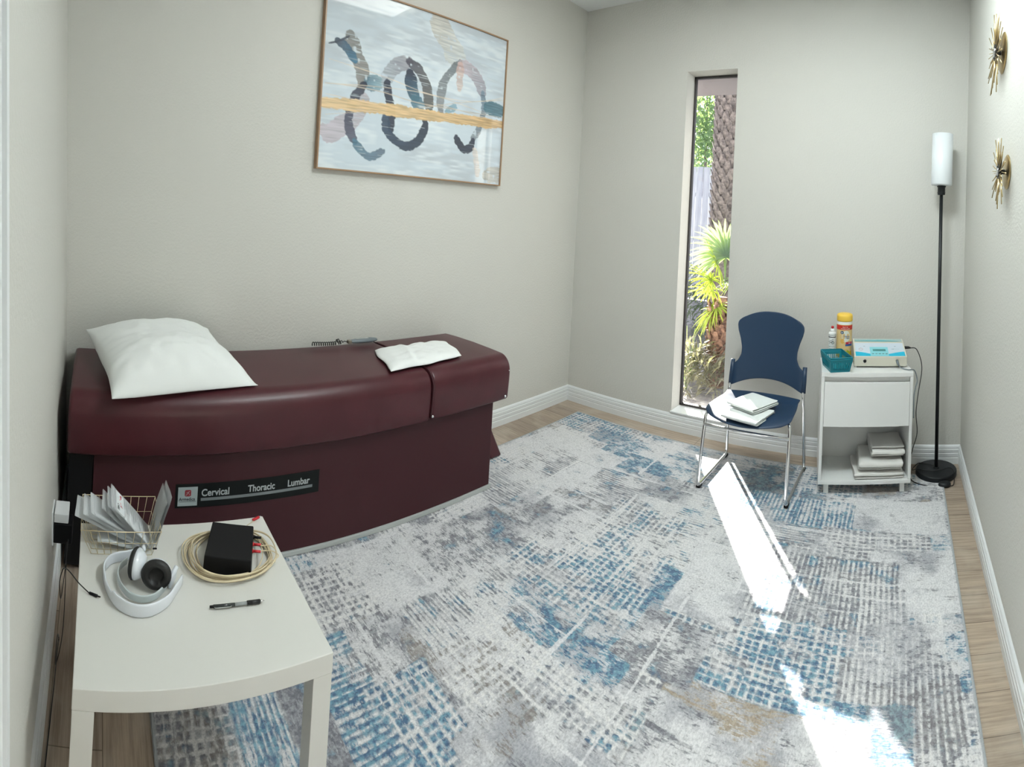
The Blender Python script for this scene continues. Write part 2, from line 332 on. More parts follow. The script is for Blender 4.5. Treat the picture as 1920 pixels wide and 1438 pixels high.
    T0 = [(r9.uniform(RX0, RX1), r9.uniform(RY0, RY1), r9.uniform(.08, .26), r9.uniform(.05, .2), 'gxysg'[r9.integers(5)], r9.uniform(.25, .7), r9.uniform(0, .75) ** 1.5, .3 * (r9.random() > .8)) for _ in range(90)]
    for (x, y, hx, hy, t, d, bl, tn) in T0 + T:
        if t == 'l': d += .12
        elif t != 'd': d += .06
        hx *= 1.1; hy *= 1.1
        a = np.clip((hx - np.abs(X + wx - x)) / .012 + .5, 0, 1) * np.clip((hy - np.abs(Y + wy - y)) / .012 + .5, 0, 1)
        a = a * np.clip(.35 + 1.4 * n2, .25, 1)
        den = den * (1 - a) + a * (d + .3 * (n2 - .5)); blu = blu * (1 - a) + a * (bl + .5 * (n3 - .5) + .4 * (n2 - .5)); tan = tan * (1 - a) + a * tn * (n2 > .55)
        wg = wg * (1 - a) + a * (t == 'g'); wX = wX * (1 - a) + a * (t == 'x'); wY = wY * (1 - a) + a * (t == 'y')
    # fine broken threads and light seams
    den += .10 * (vn(.05, .012, 41) - .5) + .10 * (vn(.012, .05, 42) - .5)
    for k in range(34):
        c = r9.random(); u0 = r9.uniform(RX0, RX1 - .5); v0 = r9.uniform(RY0, RY1 - .5); l = r9.uniform(.25, .9); wd = r9.uniform(.004, .008)
        on = (np.abs(Y + wy * .5 - v0) < wd) & (X > u0) & (X < u0 + l) if c < .5 else (np.abs(X + wx * .5 - u0) < wd) & (Y > v0) & (Y < v0 + l)
        den = np.where(on, den - .4 if k % 4 else den + .3, den)
    # light lattice lines, wobbling, of varying pitch
    def lines(C, D, pitch, width, seed, brk):
        wob = (vn(.2, .2, seed) - .5) * .018; ph = (C + wob) / pitch; k = np.floor(ph); fr = np.abs(ph - k - .5) * pitch
        r = np.random.default_rng(seed); jit = r.random(400)[(k.astype(int)) % 400]; w = width * (.5 + 1.1 * jit)
        return np.clip((w - fr) / .004 + .5, 0, 1)
    LX = np.maximum(lines(Y, X, .028, .0045, 21, 0), 0); LY = np.maximum(lines(X, Y, .031, .0045, 22, 0), 0)
    LX2 = lines(Y, X, .019, .0036, 23, 0); LY2 = lines(X, Y, .024, .0050, 24, 0)
    lat = np.maximum.reduce([wg * np.maximum(LX, LY), wX * LX2, wY * LY2])
    cr = np.random.default_rng(3).random((200, 200)); den = den + .34 * (cr[(X / .031).astype(int) % 200, (Y / .028).astype(int) % 200] - .5) * wg + .3 * (vn(.02, .09, 51) - .5) * wY + .3 * (vn(.09, .02, 52) - .5) * wX
    lightness = np.clip(.55 + .9 * (vn(.22, .2, 61) - .5) + .5 * (vn(.07, .07, 62) - .5) - 1.1 * (den - .5), 0, 1)
    den = np.clip(den + .35 * (n3 - .5), 0, 1) * (1 - .45 * lat)
    blu = np.clip(blu, 0, 1)
    me = bpy.data.meshes.new('rug')
    Z = np.full(X.shape, .010); Z -= .0015 * lat
    V = np.stack([X, -Y, Z], -1).reshape(-1, 3)
    i, j = np.meshgrid(np.arange(nx - 1), np.arange(ny - 1), indexing='ij'); a = (i * ny + j).ravel()
    F = np.stack([a, a + 1, a + ny + 1, a + ny], 1)
    # skirt down to the floor
    per = [k * ny for k in range(nx)] + [(nx - 1) * ny + k for k in range(1, ny)] + [k * ny + ny - 1 for k in range(nx - 2, -1, -1)] + [k for k in range(ny - 2, 0, -1)]
    per = np.array(per); base = len(V); V = np.vstack([V, V[per] * [1, 1, 0] + [0, 0, .0005]]); m = len(per); q = np.arange(m)
    F = np.vstack([F, np.stack([per[q], per[(q + 1) % m], base + (q + 1) % m, base + q], 1)])
    me.vertices.add(len(V)); me.vertices.foreach_set('co', V.ravel().astype(np.float32)); me.loops.add(F.size); me.loops.foreach_set('vertex_index', F.ravel().astype(np.int32))
    me.polygons.add(len(F)); me.polygons.foreach_set('loop_start', np.arange(0, F.size, 4, dtype=np.int32)); me.update(calc_edges=True)
    ca = me.color_attributes.new('weave', 'FLOAT_COLOR', 'POINT'); C = np.ones((len(V), 4), np.float32); C[:, :3] = 0
    edge = np.minimum.reduce([X - RX0, RX1 - X, Y - RY0, RY1 - Y]) < .010
    C[:nx * ny, 0] = np.where(edge, .5, den).ravel(); C[:nx * ny, 1] = np.where(edge, 0, blu).ravel(); C[:nx * ny, 2] = np.where(edge, 0, tan).ravel(); C[base:, 0] = .5
    C[:nx * ny, 3] = edge.ravel(); C[base:, 3] = 1
    cb = me.color_attributes.new('lattice', 'FLOAT_COLOR', 'POINT'); D = np.zeros((len(V), 4), np.float32); D[:nx * ny, 0] = np.where(edge, 0, lat).ravel(); D[:nx * ny, 1] = np.where(edge, 0, lightness).ravel(); D[:, 3] = 1; cb.data.foreach_set('color', D.ravel())
    ca.data.foreach_set('color', C.ravel())
    m = mat('rug_pile', (0.6, 0.6, 0.6), 0.95); N, L, B = nodes(m); B.inputs['Sheen Weight'].default_value = 0.15
    at = N.new('ShaderNodeVertexColor'); at.layer_name = 'weave'; sp = N.new('ShaderNodeSeparateColor'); L.new(at.outputs['Color'], sp.inputs[0])
    tc = N.new('ShaderNodeTexCoord')
    def tex(scale, st, det=3, rough=.6):
        mp = N.new('ShaderNodeMapping'); mp.inputs['Scale'].default_value = st; L.new(tc.outputs['Object'], mp.inputs['Vector'])
        t = N.new('ShaderNodeTexNoise'); t.inputs['Scale'].default_value = scale; t.inputs['Detail'].default_value = det; t.inputs['Roughness'].default_value = rough; L.new(mp.outputs['Vector'], t.inputs['Vector']); return t
    def math_(op, a, b_, clamp=False):
        q = N.new('ShaderNodeMath'); q.operation = op; q.use_clamp = clamp
        for k_, v_ in ((0, a), (1, b_)):
            if isinstance(v_, (int, float)): q.inputs[k_].default_value = v_
            else: L.new(v_, q.inputs[k_])
        return q.outputs[0]
    f1 = tex(95, (.42, 1.5, 1), 3); f2_ = tex(38, (.7, 1.25, 1), 3, .65)
    s = math_('ADD', math_('MULTIPLY', f1.outputs['Fac'], .5), math_('MULTIPLY', f2_.outputs['Fac'], .5))
    # ink where density exceeds the speckle
    k1 = math_('MULTIPLY', math_('SUBTRACT', sp.outputs[0], 0.5), .46)
    ink = math_('ADD', math_('MULTIPLY', math_('SUBTRACT', math_('ADD', k1, .485), s), 11.0), .45, True)
    soft = math_('MULTIPLY', math_('SUBTRACT', sp.outputs[0], .2), .50, True)
    inkf = math_('MULTIPLY', math_('MAXIMUM', ink, soft), 0.88)
    f3 = tex(24, (1, 1, 1), 4)
    bl = math_('ADD', math_('MULTIPLY', math_('SUBTRACT', sp.outputs[1], math_('MULTIPLY', f3.outputs['Fac'], 1.0)), 5.0), .5, True)
    def mix(fac, a, b_):
        q = N.new('ShaderNodeMix'); q.data_type = 'RGBA'
        L.new(fac, q.inputs['Factor']) if not isinstance(fac, float) else None
        for k_, v_ in (('A', a), ('B', b_)):
            if isinstance(v_, tuple): q.inputs[k_].default_value = (*v_, 1)
            else: L.new(v_, q.inputs[k_])
        return q.outputs['Result']
    f4 = tex(60, (1, 1, 1), 2); r4 = N.new('ShaderNodeValToRGB'); r4.color_ramp.elements[0].position = .4; r4.color_ramp.elements[1].position = .62; L.new(f4.outputs['Fac'], r4.inputs['Fac'])
    grey = mix(r4.outputs['Color'], (0.135, 0.135, 0.16), (0.29, 0.295, 0.32))
    blue = mix(r4.outputs['Color'], (0.022, 0.095, 0.20), (0.14, 0.32, 0.42))
    tn_ = mix(r4.outputs['Color'], (0.40, 0.31, 0.2), (0.46, 0.38, 0.28))
    a2 = N.new('ShaderNodeVertexColor'); a2.layer_name = 'lattice'; s2 = N.new('ShaderNodeSeparateColor'); L.new(a2.outputs['Color'], s2.inputs[0])
    mo = math_('ADD', math_('MULTIPLY', math_('SUBTRACT', math_('ADD', math_('MULTIPLY', tex(55, (.8, 1.2, 1), 5, .7).outputs['Fac'], .5), math_('MULTIPLY', s2.outputs[1], .5)), .5), 4.2), .5, True)
    base_ = mix(mo, (0.40, 0.405, 0.435), (0.67, 0.665, 0.675))
    inkc = mix(sp.outputs[2], mix(bl, grey, blue), tn_)
    col = mix(inkf, base_, inkc); lw = math_('MULTIPLY', s2.outputs[0], math_('ADD', math_('MULTIPLY', math_('SUBTRACT', f2_.outputs['Fac'], .36), 5.0), 0.0, True)); col = mix(lw, col, (0.71, 0.70, 0.69)); pile = N.new('ShaderNodeValToRGB'); pile.color_ramp.elements[0].position = .34; pile.color_ramp.elements[0].color = (.78, .78, .80, 1); pile.color_ramp.elements[1].position = .60; pile.color_ramp.elements[1].color = (1.14, 1.14, 1.14, 1); L.new(tex(130, (1.25, .8, 1), 3, .75).outputs['Fac'], pile.inputs['Fac'])
    pm = N.new('ShaderNodeMix'); pm.data_type = 'RGBA'; pm.blend_type = 'MULTIPLY'; pm.inputs['Factor'].default_value = 1; L.new(col, pm.inputs['A']); L.new(pile.outputs['Color'], pm.inputs['B']); col = pm.outputs['Result']
    col = mix(at.outputs['Alpha'], col, (0.42, 0.44, 0.46)); L.new(col, B.inputs['Base Color'])
    bp = N.new('ShaderNodeBump'); bp.inputs['Strength'].default_value = .55; bp.inputs['Distance'].default_value = .004
    hh = math_('SUBTRACT', math_('MULTIPLY', f1.outputs['Fac'], 1.0), math_('MULTIPLY', ink, .35)); L.new(hh, bp.inputs['Height']); L.new(bp.outputs['Normal'], B.inputs['Normal'])
    o = link('area_rug', me, m); tag(o, 'large distressed blue, grey and cream area rug covering most of the floor', 'rug')
rug()

# ------------------------------------------------------------------ treatment table
def treatment_table():
    t = thing('treatment_table', 'long burgundy vinyl roller massage table along the wall under the painting', 'treatment table', P(0.3, 2.5, 0.011))
    O = Vector(t.location)
    def pp(x, y, z): return P(x, y, z) - O
    b = NB(); v = pp(0.02, 3.465, 0.03); w = pp(0.571, 1.454, 0.50); box(b, v.x, w.x, v.y, w.y, v.z, w.z); obj('body', b, m_vinyl2, t, bevel=0.004)
    b = NB(); v = pp(0.03, 3.565, 0.02); w = pp(0.563, 3.4652, 0.50); box(b, v.x, w.x, v.y, w.y, v.z, w.z); obj('end_panel', b, m_black, t, bevel=0.003)['label'] = 'black end panel'
    b = NB()
    v = pp(0.015, 3.47, 0.011); w = pp(0.580, 1.447, 0.031); box(b, v.x, w.x, v.y, w.y, v.z, w.z); obj('base_trim', b, m_lgrey, t, bevel=0.002)['label'] = 'light grey base trim'
    def pad(name, y0, y1, lab=None):
        pr = [(0.02, 0.515), (0.018, 0.70)]
        for a in range(0, 91, 15): pr.append((0.045 - 0.027 * math.cos(R(a)), 0.715 + 0.022 * math.sin(R(a))))
        pr += [(0.15, 0.742), (0.30, 0.744), (0.44, 0.741)]
        for a in range(90, -1, -9): pr.append((0.535 + 0.080 * math.cos(R(a)), 0.655 + 0.083 * math.sin(R(a))))
        pr += [(0.614, 0.60), (0.611, 0.55), (0.608, 0.505), (0.604, 0.497), (0.585, 0.496), (0.40, 0.497), (0.1, 0.50)]
        b = NB(); L = y1 - y0; st = [(0, .014), (.003, .006), (.009, .0015), (.018, 0), (.25, 0), (.5, 0), (.75, 0), (L - .018, 0), (L - .009, .0015), (L - .003, .006), (L, .014)]
        st = [(s if i < 4 or i > 6 else L * s, k) for i, (s, k) in enumerate(st)]
        rings = []
        cxx, czz = 0.31, 0.62
        for s, k in st:
            ring = []
            for (x, z) in pr:
                dx = -math.copysign(min(k, abs(x - cxx)), x - cxx); dz = -math.copysign(min(k, abs(z - czz)), z - czz)
                ring.append(b.verts.new(pp(x + dx, y0 + s, z + dz + 0.003 * nz(x, y0 + s, z, 3))))
            rings.append(ring)
        for A, B_ in zip(rings, rings[1:]):
            for i in range(len(pr)): b.faces.new((A[i], A[(i + 1) % len(pr)], B_[(i + 1) % len(pr)], B_[i]))
        b.faces.new(rings[0]); b.faces.new(rings[-1][::-1])
        return obj(name, b, m_vinyl, t, smooth=True)
    pad('cushion', 1.925, 3.575); pad('foot_cushion', 1.372, 1.921)
    # piping over the seam, following the profile
    b = NB(); pr = [(0.03, 0.735), (0.15, 0.744), (0.44, 0.743)] + [(0.535 + 0.082 * math.cos(R(a)), 0.655 + 0.085 * math.sin(R(a))) for a in range(80, -1, -10)] + [(0.614, 0.57), (0.610, 0.505)]
    tube(b, [pp(x, 1.923, z) for x, z in pr], 0.0035, 6); obj('seam_piping', b, m_vinyl2, t, smooth=True)
    for (y, z) in ((1.912, 0.515), (1.402, 0.515), (1.385, 0.655)):
        b = NB(); q = pp(0.6125 if z > .6 else 0.609, y, z); lathe(b, [(0, 0.006), (0.005, 0.005), (0.0075, 0.002), (0.0078, 0)][::-1] if z < .6 else [(0.0035, 0), (0.003, 0.002), (0, 0.003)], 12, mtx=Matrix.Translation(q) @ Matrix.Rotation(R(90), 4, 'Y'))
        obj('metal_stud', b, m_chrome, t, smooth=True)
    # name plate: black strip, logo plaque, words, bar
    b = NB(); v = pp(0.571, 3.128, 0.268); w = pp(0.5735, 2.495, 0.365); box(b, v.x, w.x, v.y, w.y, v.z, w.z); npl = obj('name_plate', b, mat('plate_black', (0.007, 0.009, 0.009), 0.5, Specular_IOR_Level=0.15), t, bevel=0.0008)
    m_l = mat('plate_lettering', (0.42, 0.45, 0.46), 0.5); m_b = mat('plate_bar', (0.17, 0.19, 0.20), 0.5)
    def T4(y, z, x=0.5737): q = pp(x, y, z); return Matrix(((0, 0, 1, q.x), (1, 0, 0, q.y), (0, 1, 0, q.z), (0, 0, 0, 1)))
    text('lettering', 'Cervical', 0.040, m_l, npl, T4(3.021, 0.3135), bold=0.0007, sx=0.90)
    text('lettering', 'Thoracic', 0.040, m_l, npl, T4(2.822, 0.3135), bold=0.0007, sx=0.84)
    text('lettering', 'Lumbar', 0.040, m_l, npl, T4(2.645, 0.3135), bold=0.0007, sx=0.84)
    b = NB(); v = pp(0.5735, 3.022, 0.294); w = pp(0.5742, 2.527, 0.3055); box(b, v.x, w.x, v.y, w.y, v.z, w.z); obj('bar', b, m_b, npl)
    b = NB(); v = pp(0.5735, 3.118, 0.2765); w = pp(0.5745, 3.037, 0.3535); box(b, v.x, w.x, v.y, w.y, v.z, w.z); pl = obj('logo_plaque', b, mat('plaque_silver', (0.36, 0.42, 0.43), 0.4), npl, bevel=0.0004); pl['label'] = 'silver logo plaque'
    b = NB(); q = pp(0.5745, 3.077, 0.329)
    pts = []
    for cxs, czs, a0 in ((1, 1, 0), (-1, 1, 90), (-1, -1, 180), (1, -1, 270)):
        for a in (0, 30, 60, 90): pts.append((q.y + cxs * 0.008 + 0.005 * math.cos(R(a0 + a)), q.z + czs * 0.008 + 0.005 * math.sin(R(a0 + a))))
    prism(b, pts, q.x, q.x + 0.0006, 'x'); obj('emblem', b, mat('emblem_red', (0.25, 0.02, 0.03), 0.5), npl)
    b = NB(); tube(b, [q + Vector((0.0008, -0.009, -0.009)), q + Vector((0.0008, 0.003, 0.002)), q + Vector((0.0008, 0.007, -0.008))], 0.0011, 5); tube(b, [q + Vector((0.0008, -0.006, 0.001)), q + Vector((0.0008, 0.008, 0.008))], 0.0010, 5); obj('emblem_figure', b, mat('emblem_pale', (0.5, 0.4, 0.4), 0.5), npl)
    text('lettering', 'Armedica', 0.0185, mat('logo_ink', (0.03, 0.04, 0.05), .5), npl, T4(3.113, 0.2985, 0.5746), sx=0.92, bold=0.0002)
    b = NB(); v = pp(0.5745, 3.112, 0.2935); w = pp(0.5750, 3.043, 0.2945); box(b, v.x, w.x, v.y, w.y, v.z, w.z); obj('underline', b, mat('logo_line', (0.03, 0.04, 0.05), .5), npl)
treatment_table()

# pillow
def pillow():
    t = thing('pillow', 'plump white bed pillow at the left end of the burgundy table', 'pillow', P(0.362, 3.160, 0.747), R(13))
    # local x: across the table toward the room, local y: along the wall towards the window
    hx, hy, H = 0.262, 0.322, 0.122
    b = NB()
    def f(sgn):
        def g(u, v):
            a, c = 2 * u - 1, 2 * v - 1
            ea = 1 - 0.075 * (1 - c * c) ; ec = 1 - 0.07 * (1 - a * a)       # edges draw in between the corners
            x = a * hx * ea; y = c * hy * ec
            p = max(0, (1 - abs(a) ** 2.6)) ** .62 * max(0, (1 - abs(c) ** 2.6)) ** .62
            wr = 0.007 * nz(x * 1.0 + 5, y * 3, 1, 5) + 0.004 * nz(x * 4, y, 3, 9) + 0.0035 * math.sin(14 * math.atan2(y + .02, x - .02) + 3 * nz(x, y, 0, 6)) * min(1, 2.2 * (a * a + c * c) * .5) 
            rp = 0.006 * nz(x, y, 7, 22)
            z = sgn * (H * p * (1.08 if sgn > 0 else .62)) + (wr + rp) * p ** .35
            base = 0.050 - 0.055 * max(0, a) ** 2 * .8 - .02 * max(0, c) ** 2 + 0.075 * max(0, -a) ** 1.3
            return Vector((x, y, base + z))
        return g
    n = 61
    A = grid(b, n, n, f(1)); B_ = grid(b, n, n, f(-1))
    bmesh.ops.remove_doubles(b, verts=b.verts, dist=0.0008)
    # settle on the cushion
    for v in b.verts:
        if v.co.z < 0.0: v.co.z = 0.0 + 0.02 * v.co.z
    o = obj('pillowcase', b, m_cloth, t, smooth=True)
    q = o.modifiers.new('sub', 'SUBSURF'); q.levels = 1; q.render_levels = 1
pillow()

def folded(name, label, cat, loc, rz, w, d, layers, gap, th, m, group=None, seed=0, wob=1.0, tilt=0.0, nseg=14, skew=0.0):
    """cloth folded in a zigzag; folds face local -y and +y, width along x"""
    path = []; z = th / 2 + 0.001
    for k in range(layers):
        y0, y1 = (-d / 2, d / 2) if k % 2 == 0 else (d / 2, -d / 2)
        e = random.Random(seed * 31 + k).uniform(-.012, .012) * wob
        for s in range(9):
            u = s / 8; path.append((y0 + (y1 - y0) * u + (e if u in (0, 1) else 0) * (1 if y1 > y0 else -1), z))
        if k < layers - 1:
            sg = 1 if y1 > 0 else -1
            for a in (30, 60, 90, 120, 150): path.append((y1 + sg * gap * .55 * math.sin(R(a)), z + gap / 2 - gap / 2 * math.cos(R(a))))
        z += gap
    o_s = Vector((seed * 3.1, seed * 1.7, 0))
    b = NB()
    def g(u, v):
        i = u * (len(path) - 1); k = min(int(i), len(path) - 2); f = i - k
        y = path[k][0] * (1 - f) + path[k + 1][0] * f; z = path[k][1] * (1 - f) + path[k + 1][1] * f
        x = (v - .5) * w
        edge = 1 + .035 * wob * nz(y + seed, z * 8, seed, 7)
        lay = z / gap
        x = x * edge + .006 * wob * nz(seed, lay, 0, 2) + skew * lay
        lift = (wob * .0035 * nz(x + seed, y, 0, 9) + wob * .002 * nz(x, y, seed, 30)) * min(1, z / gap * .8)
        return Vector((x, y + .004 * wob * nz(x * 2, lay, seed, 6), max(th / 2 + .0005, z + lift + tilt * (y / d + .5) * lay)))
    grid(b, len(path), nseg, g)
    o = obj(name, b, m, smooth=True, recalc=False); solid(o, th, 0, 1)
    o.location = loc; o.rotation_euler = (0, 0, rz); tag(o, label, cat, group)
    return o

# folded white pillowcase on the table
def folded_case():
    b = NB(); n = 34
    out = [(-0.13, -0.125), (-0.05, -0.175), (0.19, -0.165), (0.225, -0.11), (0.20, 0.03), (0.10, 0.075), (-0.06, 0.08), (-0.22, -0.02)]
    hx, hy = 0.250, 0.15
    def top(u, v, s):
        a, c = 2 * u - 1, 2 * v - 1
        x = a * hx + c * .055 ; y = c * hy * (1 - .10 * a)
        x += .012 * nz(y, 0, 1, 9); y += .016 * nz(x, 0, 4, 8)
        p = max(0, 1 - abs(a) ** 4) ** .5 * max(0, 1 - abs(c) ** 4) ** .5
        h = .034 + .012 * nz(x, y, 2, 10) + .007 * nz(x, y, 9, 26) + .010 * math.exp(-((x + .09 - .4 * y) / .02) ** 2) - .008 * math.exp(-((x + .05 - .5 * y) / .018) ** 2)
        return Vector((x, y, max(.001, (h * p if s > 0 else .001))))
    grid(b, n, n, lambda u, v: top(u, v, 1)); grid(b, n, n, lambda u, v: top(u, v, -1)); bmesh.ops.remove_doubles(b, verts=b.verts, dist=.0015)
    o = obj('folded_pillowcase', b, m_cloth, smooth=True); o.location = P(0.385, 1.845, 0.749); o.rotation_euler = (0, 0, R(92))
    q = o.modifiers.new('sub', 'SUBSURF'); q.levels = 1; q.render_levels = 1
    tag(o, 'rumpled folded white pillowcase lying near the foot of the burgundy table', 'pillowcase')
folded_case()

def remote():
    t = thing('hand_control', 'grey hand control with curly black cord at the back of the burgundy table', 'remote control', P(0.075, 2.02, 0.747))
    b = NB(); 
    pr = [(-.085, .010), (-.07, .014), (-.02, .018), (.05, .018), (.08, .013), (.088, .009)]
    rings = []
    for y, r in pr: rings.append([b.verts.new((r * 1.25 * math.cos(2 * PI * j / 12), y, .016 + r * .75 * math.sin(2 * PI * j / 12))) for j in range(12)])
    for A, B_ in zip(rings, rings[1:]):
        for j in range(12): b.faces.new((A[j], A[(j + 1) % 12], B_[(j + 1) % 12], B_[j]))
    b.faces.new(rings[0]); b.faces.new(rings[-1]); bd = obj('grip', b, m_grey, t, smooth=True)
    b = NB(); box(b, -.008, .008, -.05, .03, .028, .0305); obj('button_strip', b, m_lgrey, t, bevel=.001)
    b = NB(); box(b, -.014, .014, -.10, -.078, .006, .024); obj('cord_sleeve', b, mat('sleeve', (0.2, 0.18, 0.14), .5), t, bevel=.003)
    b = NB(); pts = []
    for k in range(180):
        u = k / 179; a = 2 * PI * 15 * u
        pts.append((.008 * math.cos(a) - .012 + .012 * math.sin(4 * u), -.13 - .18 * u, .013 + .009 * math.sin(a) + (.012 if .12 < u < .22 else 0)))
    pts = [(0, -.095, .014), (-.004, -.12, .02)] + pts; tube(b, pts, .0026, 5); obj('curly_cord', b, m_rubber, t, smooth=True)
remote()

b = NB()
# bolster seen past the foot end: slab leaning back against the end of the table
prism(b, [(0.0, 0.0), (0.10, 0.0), (0.31, 0.36), (0.22, 0.40)], -.24, .16, 'x')
o = obj('wedge_cushion', b, m_vinyl, bevel=.015, seg=3); o.location = P(0.195, 1.128, 0.0115)
for v in o.data.vertices: v.co.y = -v.co.y
o.data.flip_normals()
tag(o, 'burgundy vinyl cushion leaning against the foot end of the massage table, near the floor', 'cushion')

# ------------------------------------------------------------------ painting
def painting():
    y0, y1, z0, z1 = 0.968, 2.358, 1.712, 2.737          # window side .. viewer side
    t = thing('framed_painting', 'framed abstract painting of dark looping rings crossed by a gold band', 'painting', P(0.0, (y0 + y1) / 2, z0))
    w = y1 - y0; h = z1 - z0
    b = NB(); T = 0.008; D = 0.036
    for s in ((-w / 2, w / 2, 0, T), (-w / 2, w / 2, h - T, h), (-w / 2, -w / 2 + T, T, h - T), (w / 2 - T, w / 2, T, h - T)): box(b, 0.001, D, s[0], s[1], s[2], s[3])
    obj('frame', b, m_walnut, t)
    nx, ny = 360, 270
    U, V = np.meshgrid(np.linspace(0, 1, nx), np.linspace(0, 1, ny), indexing='ij')   # U from the viewer side to the window side
    asp = w / h
    def vn(sx, sy, seed):
        r = np.random.default_rng(seed); gx = int(1 / sx) + 3; gy = int(1 / sy) + 3; G = r.random((gx, gy)); fx = U / sx; fy_ = V / sy; i = fx.astype(int); j = fy_.astype(int); u = fx - i; v = fy_ - j; u = u * u * (3 - 2 * u); v = v * v * (3 - 2 * v)
        return (G[i, j] * (1 - u) + G[i + 1, j] * u) * (1 - v) + (G[i, j + 1] * (1 - u) + G[i + 1, j + 1] * u) * v
    lin = lambda c: np.array([((x / 255 + .055) / 1.055) ** 2.4 if x > 10 else x / 3295 for x in c])
    C = np.zeros((nx, ny, 3)); C[:] = lin((200, 212, 221))
    g = (.6 * vn(.25, .12, 1) + .4 * vn(.07, .02, 2))
    k = np.clip((g - .45) * 2.2, 0, .7)[..., None]; C = C * (1 - k) + lin((182, 190, 197)) * k
    k = np.clip((vn(.18, .10, 44) * .6 + vn(.05, .012, 45) * .4 - .5) * 3.0, 0, .75)[..., None]; C = C * (1 - k) + lin((224, 232, 236)) * k
    k = (np.clip(.9 - 2.2 * U, 0, .5) * np.clip(1 - 1.6 * V, 0, 1))[..., None]; C = C * (1 - k) + lin((172, 180, 186)) * k
    def dist(pts):
        d = np.full(U.shape, 9.); s = np.zeros(U.shape); L = 0; px, py = U * asp, V
        tot = sum(math.hypot((b_[0] - a[0]) * asp, b_[1] - a[1]) for a, b_ in zip(pts, pts[1:]))
        for a, b_ in zip(pts, pts[1:]):
            ax, ay, bx, by = a[0] * asp, a[1], b_[0] * asp, b_[1]; l = math.hypot(bx - ax, by - ay); tt = np.clip(((px - ax) * (bx - ax) + (py - ay) * (by - ay)) / (l * l + 1e-9), 0, 1)
            dd = np.hypot(px - ax - tt * (bx - ax), py - ay - tt * (by - ay)); m_ = dd < d; d = np.where(m_, dd, d); s = np.where(m_, (L + tt * l) / tot, s); L += l
        return d, s
    nf = vn(.012, .012, 5); ns = vn(.02, .02, 6); nb = vn(.05, .006, 7)
    def stroke(key_, pts, wd, c1, c2=None, op=1.0, dry=.0, smooth=True):
        if smooth and len(pts) > 2:
            q = smoothpath([(p[0], p[1], 0) for p in pts], 6); pts = [(p.x, p.y) for p in q]
        d, s = dist(pts); wdd = wd * (1.55 if wd > .01 else 1.5) * (.75 + .35 * vn(.09, .09, int(abs(pts[0][0]) * 991) + 9)) * (.55 + .45 * np.clip(6 * np.minimum(s, 1 - s) + .4, 0, 1))
        a = np.clip((wdd - d + .010 * (nf - .5) * (wd > .01)) / .004, 0, 1) * op
        if dry: a = a * np.clip((np.where(True, ns, 0) - dry) * 6 + .3, 0, 1)
        c = lin(c1) if c2 is None else lin(c1) * (1 - s[..., None]) + lin(c2) * s[..., None]
        a = a * np.clip((vn(.16, .0045, 31) * .6 + nb * .4 - .12) * 7, .35 if wd > .025 else .55, 1) if wd > .01 and key_ != 'gold' else a
        sh = (.66 + .56 * nb)[..., None]
        nonlocal C
        C = C * (1 - a[..., None]) + c * sh * a[..., None]
    J = STROKES
    for key, wd, c1, c2, op, dry in J: stroke(key, PTS[key], wd, c1, c2, op, dry)
    me = bpy.data.meshes.new('canvas'); X = -w / 2 + T + U * (w - 2 * T); Z = h - T - V * (h - 2 * T)
    VV = np.stack([np.full(U.shape, .026), X, Z], -1).reshape(-1, 3)
    i, j = np.meshgrid(np.arange(nx - 1), np.arange(ny - 1), indexing='ij'); a = (i * ny + j).ravel(); F = np.stack([a, a + 1, a + ny + 1, a + ny], 1)
    me.vertices.add(len(VV)); me.vertices.foreach_set('co', VV.ravel().astype(np.float32)); me.loops.add(F.size); me.loops.foreach_set('vertex_index', F.ravel().astype(np.int32)); me.polygons.add(len(F)); me.polygons.foreach_set('loop_start', np.arange(0, F.size, 4, dtype=np.int32)); me.update(calc_edges=True)
    ca = me.color_attributes.new('paint', 'FLOAT_COLOR', 'POINT'); CC = np.ones((len(VV), 4), np.float32); CC[:, :3] = C.reshape(-1, 3); ca.data.foreach_set('color', CC.ravel())
    m = mat('artwork', (.5, .5, .5), .6); N, L, B = nodes(m); at = N.new('ShaderNodeVertexColor'); at.layer_name = 'paint'; L.new(at.outputs['Color'], B.inputs['Base Color'])
    B.inputs['Coat Weight'].default_value = 1.0; B.inputs['Coat Roughness'].default_value = .03
    link('artwork', me, m, t)
    b = NB(); box(b, .001, .0255, -w / 2 + T, w / 2 - T, T, h - T); obj('backing_board', b, m_white, t)
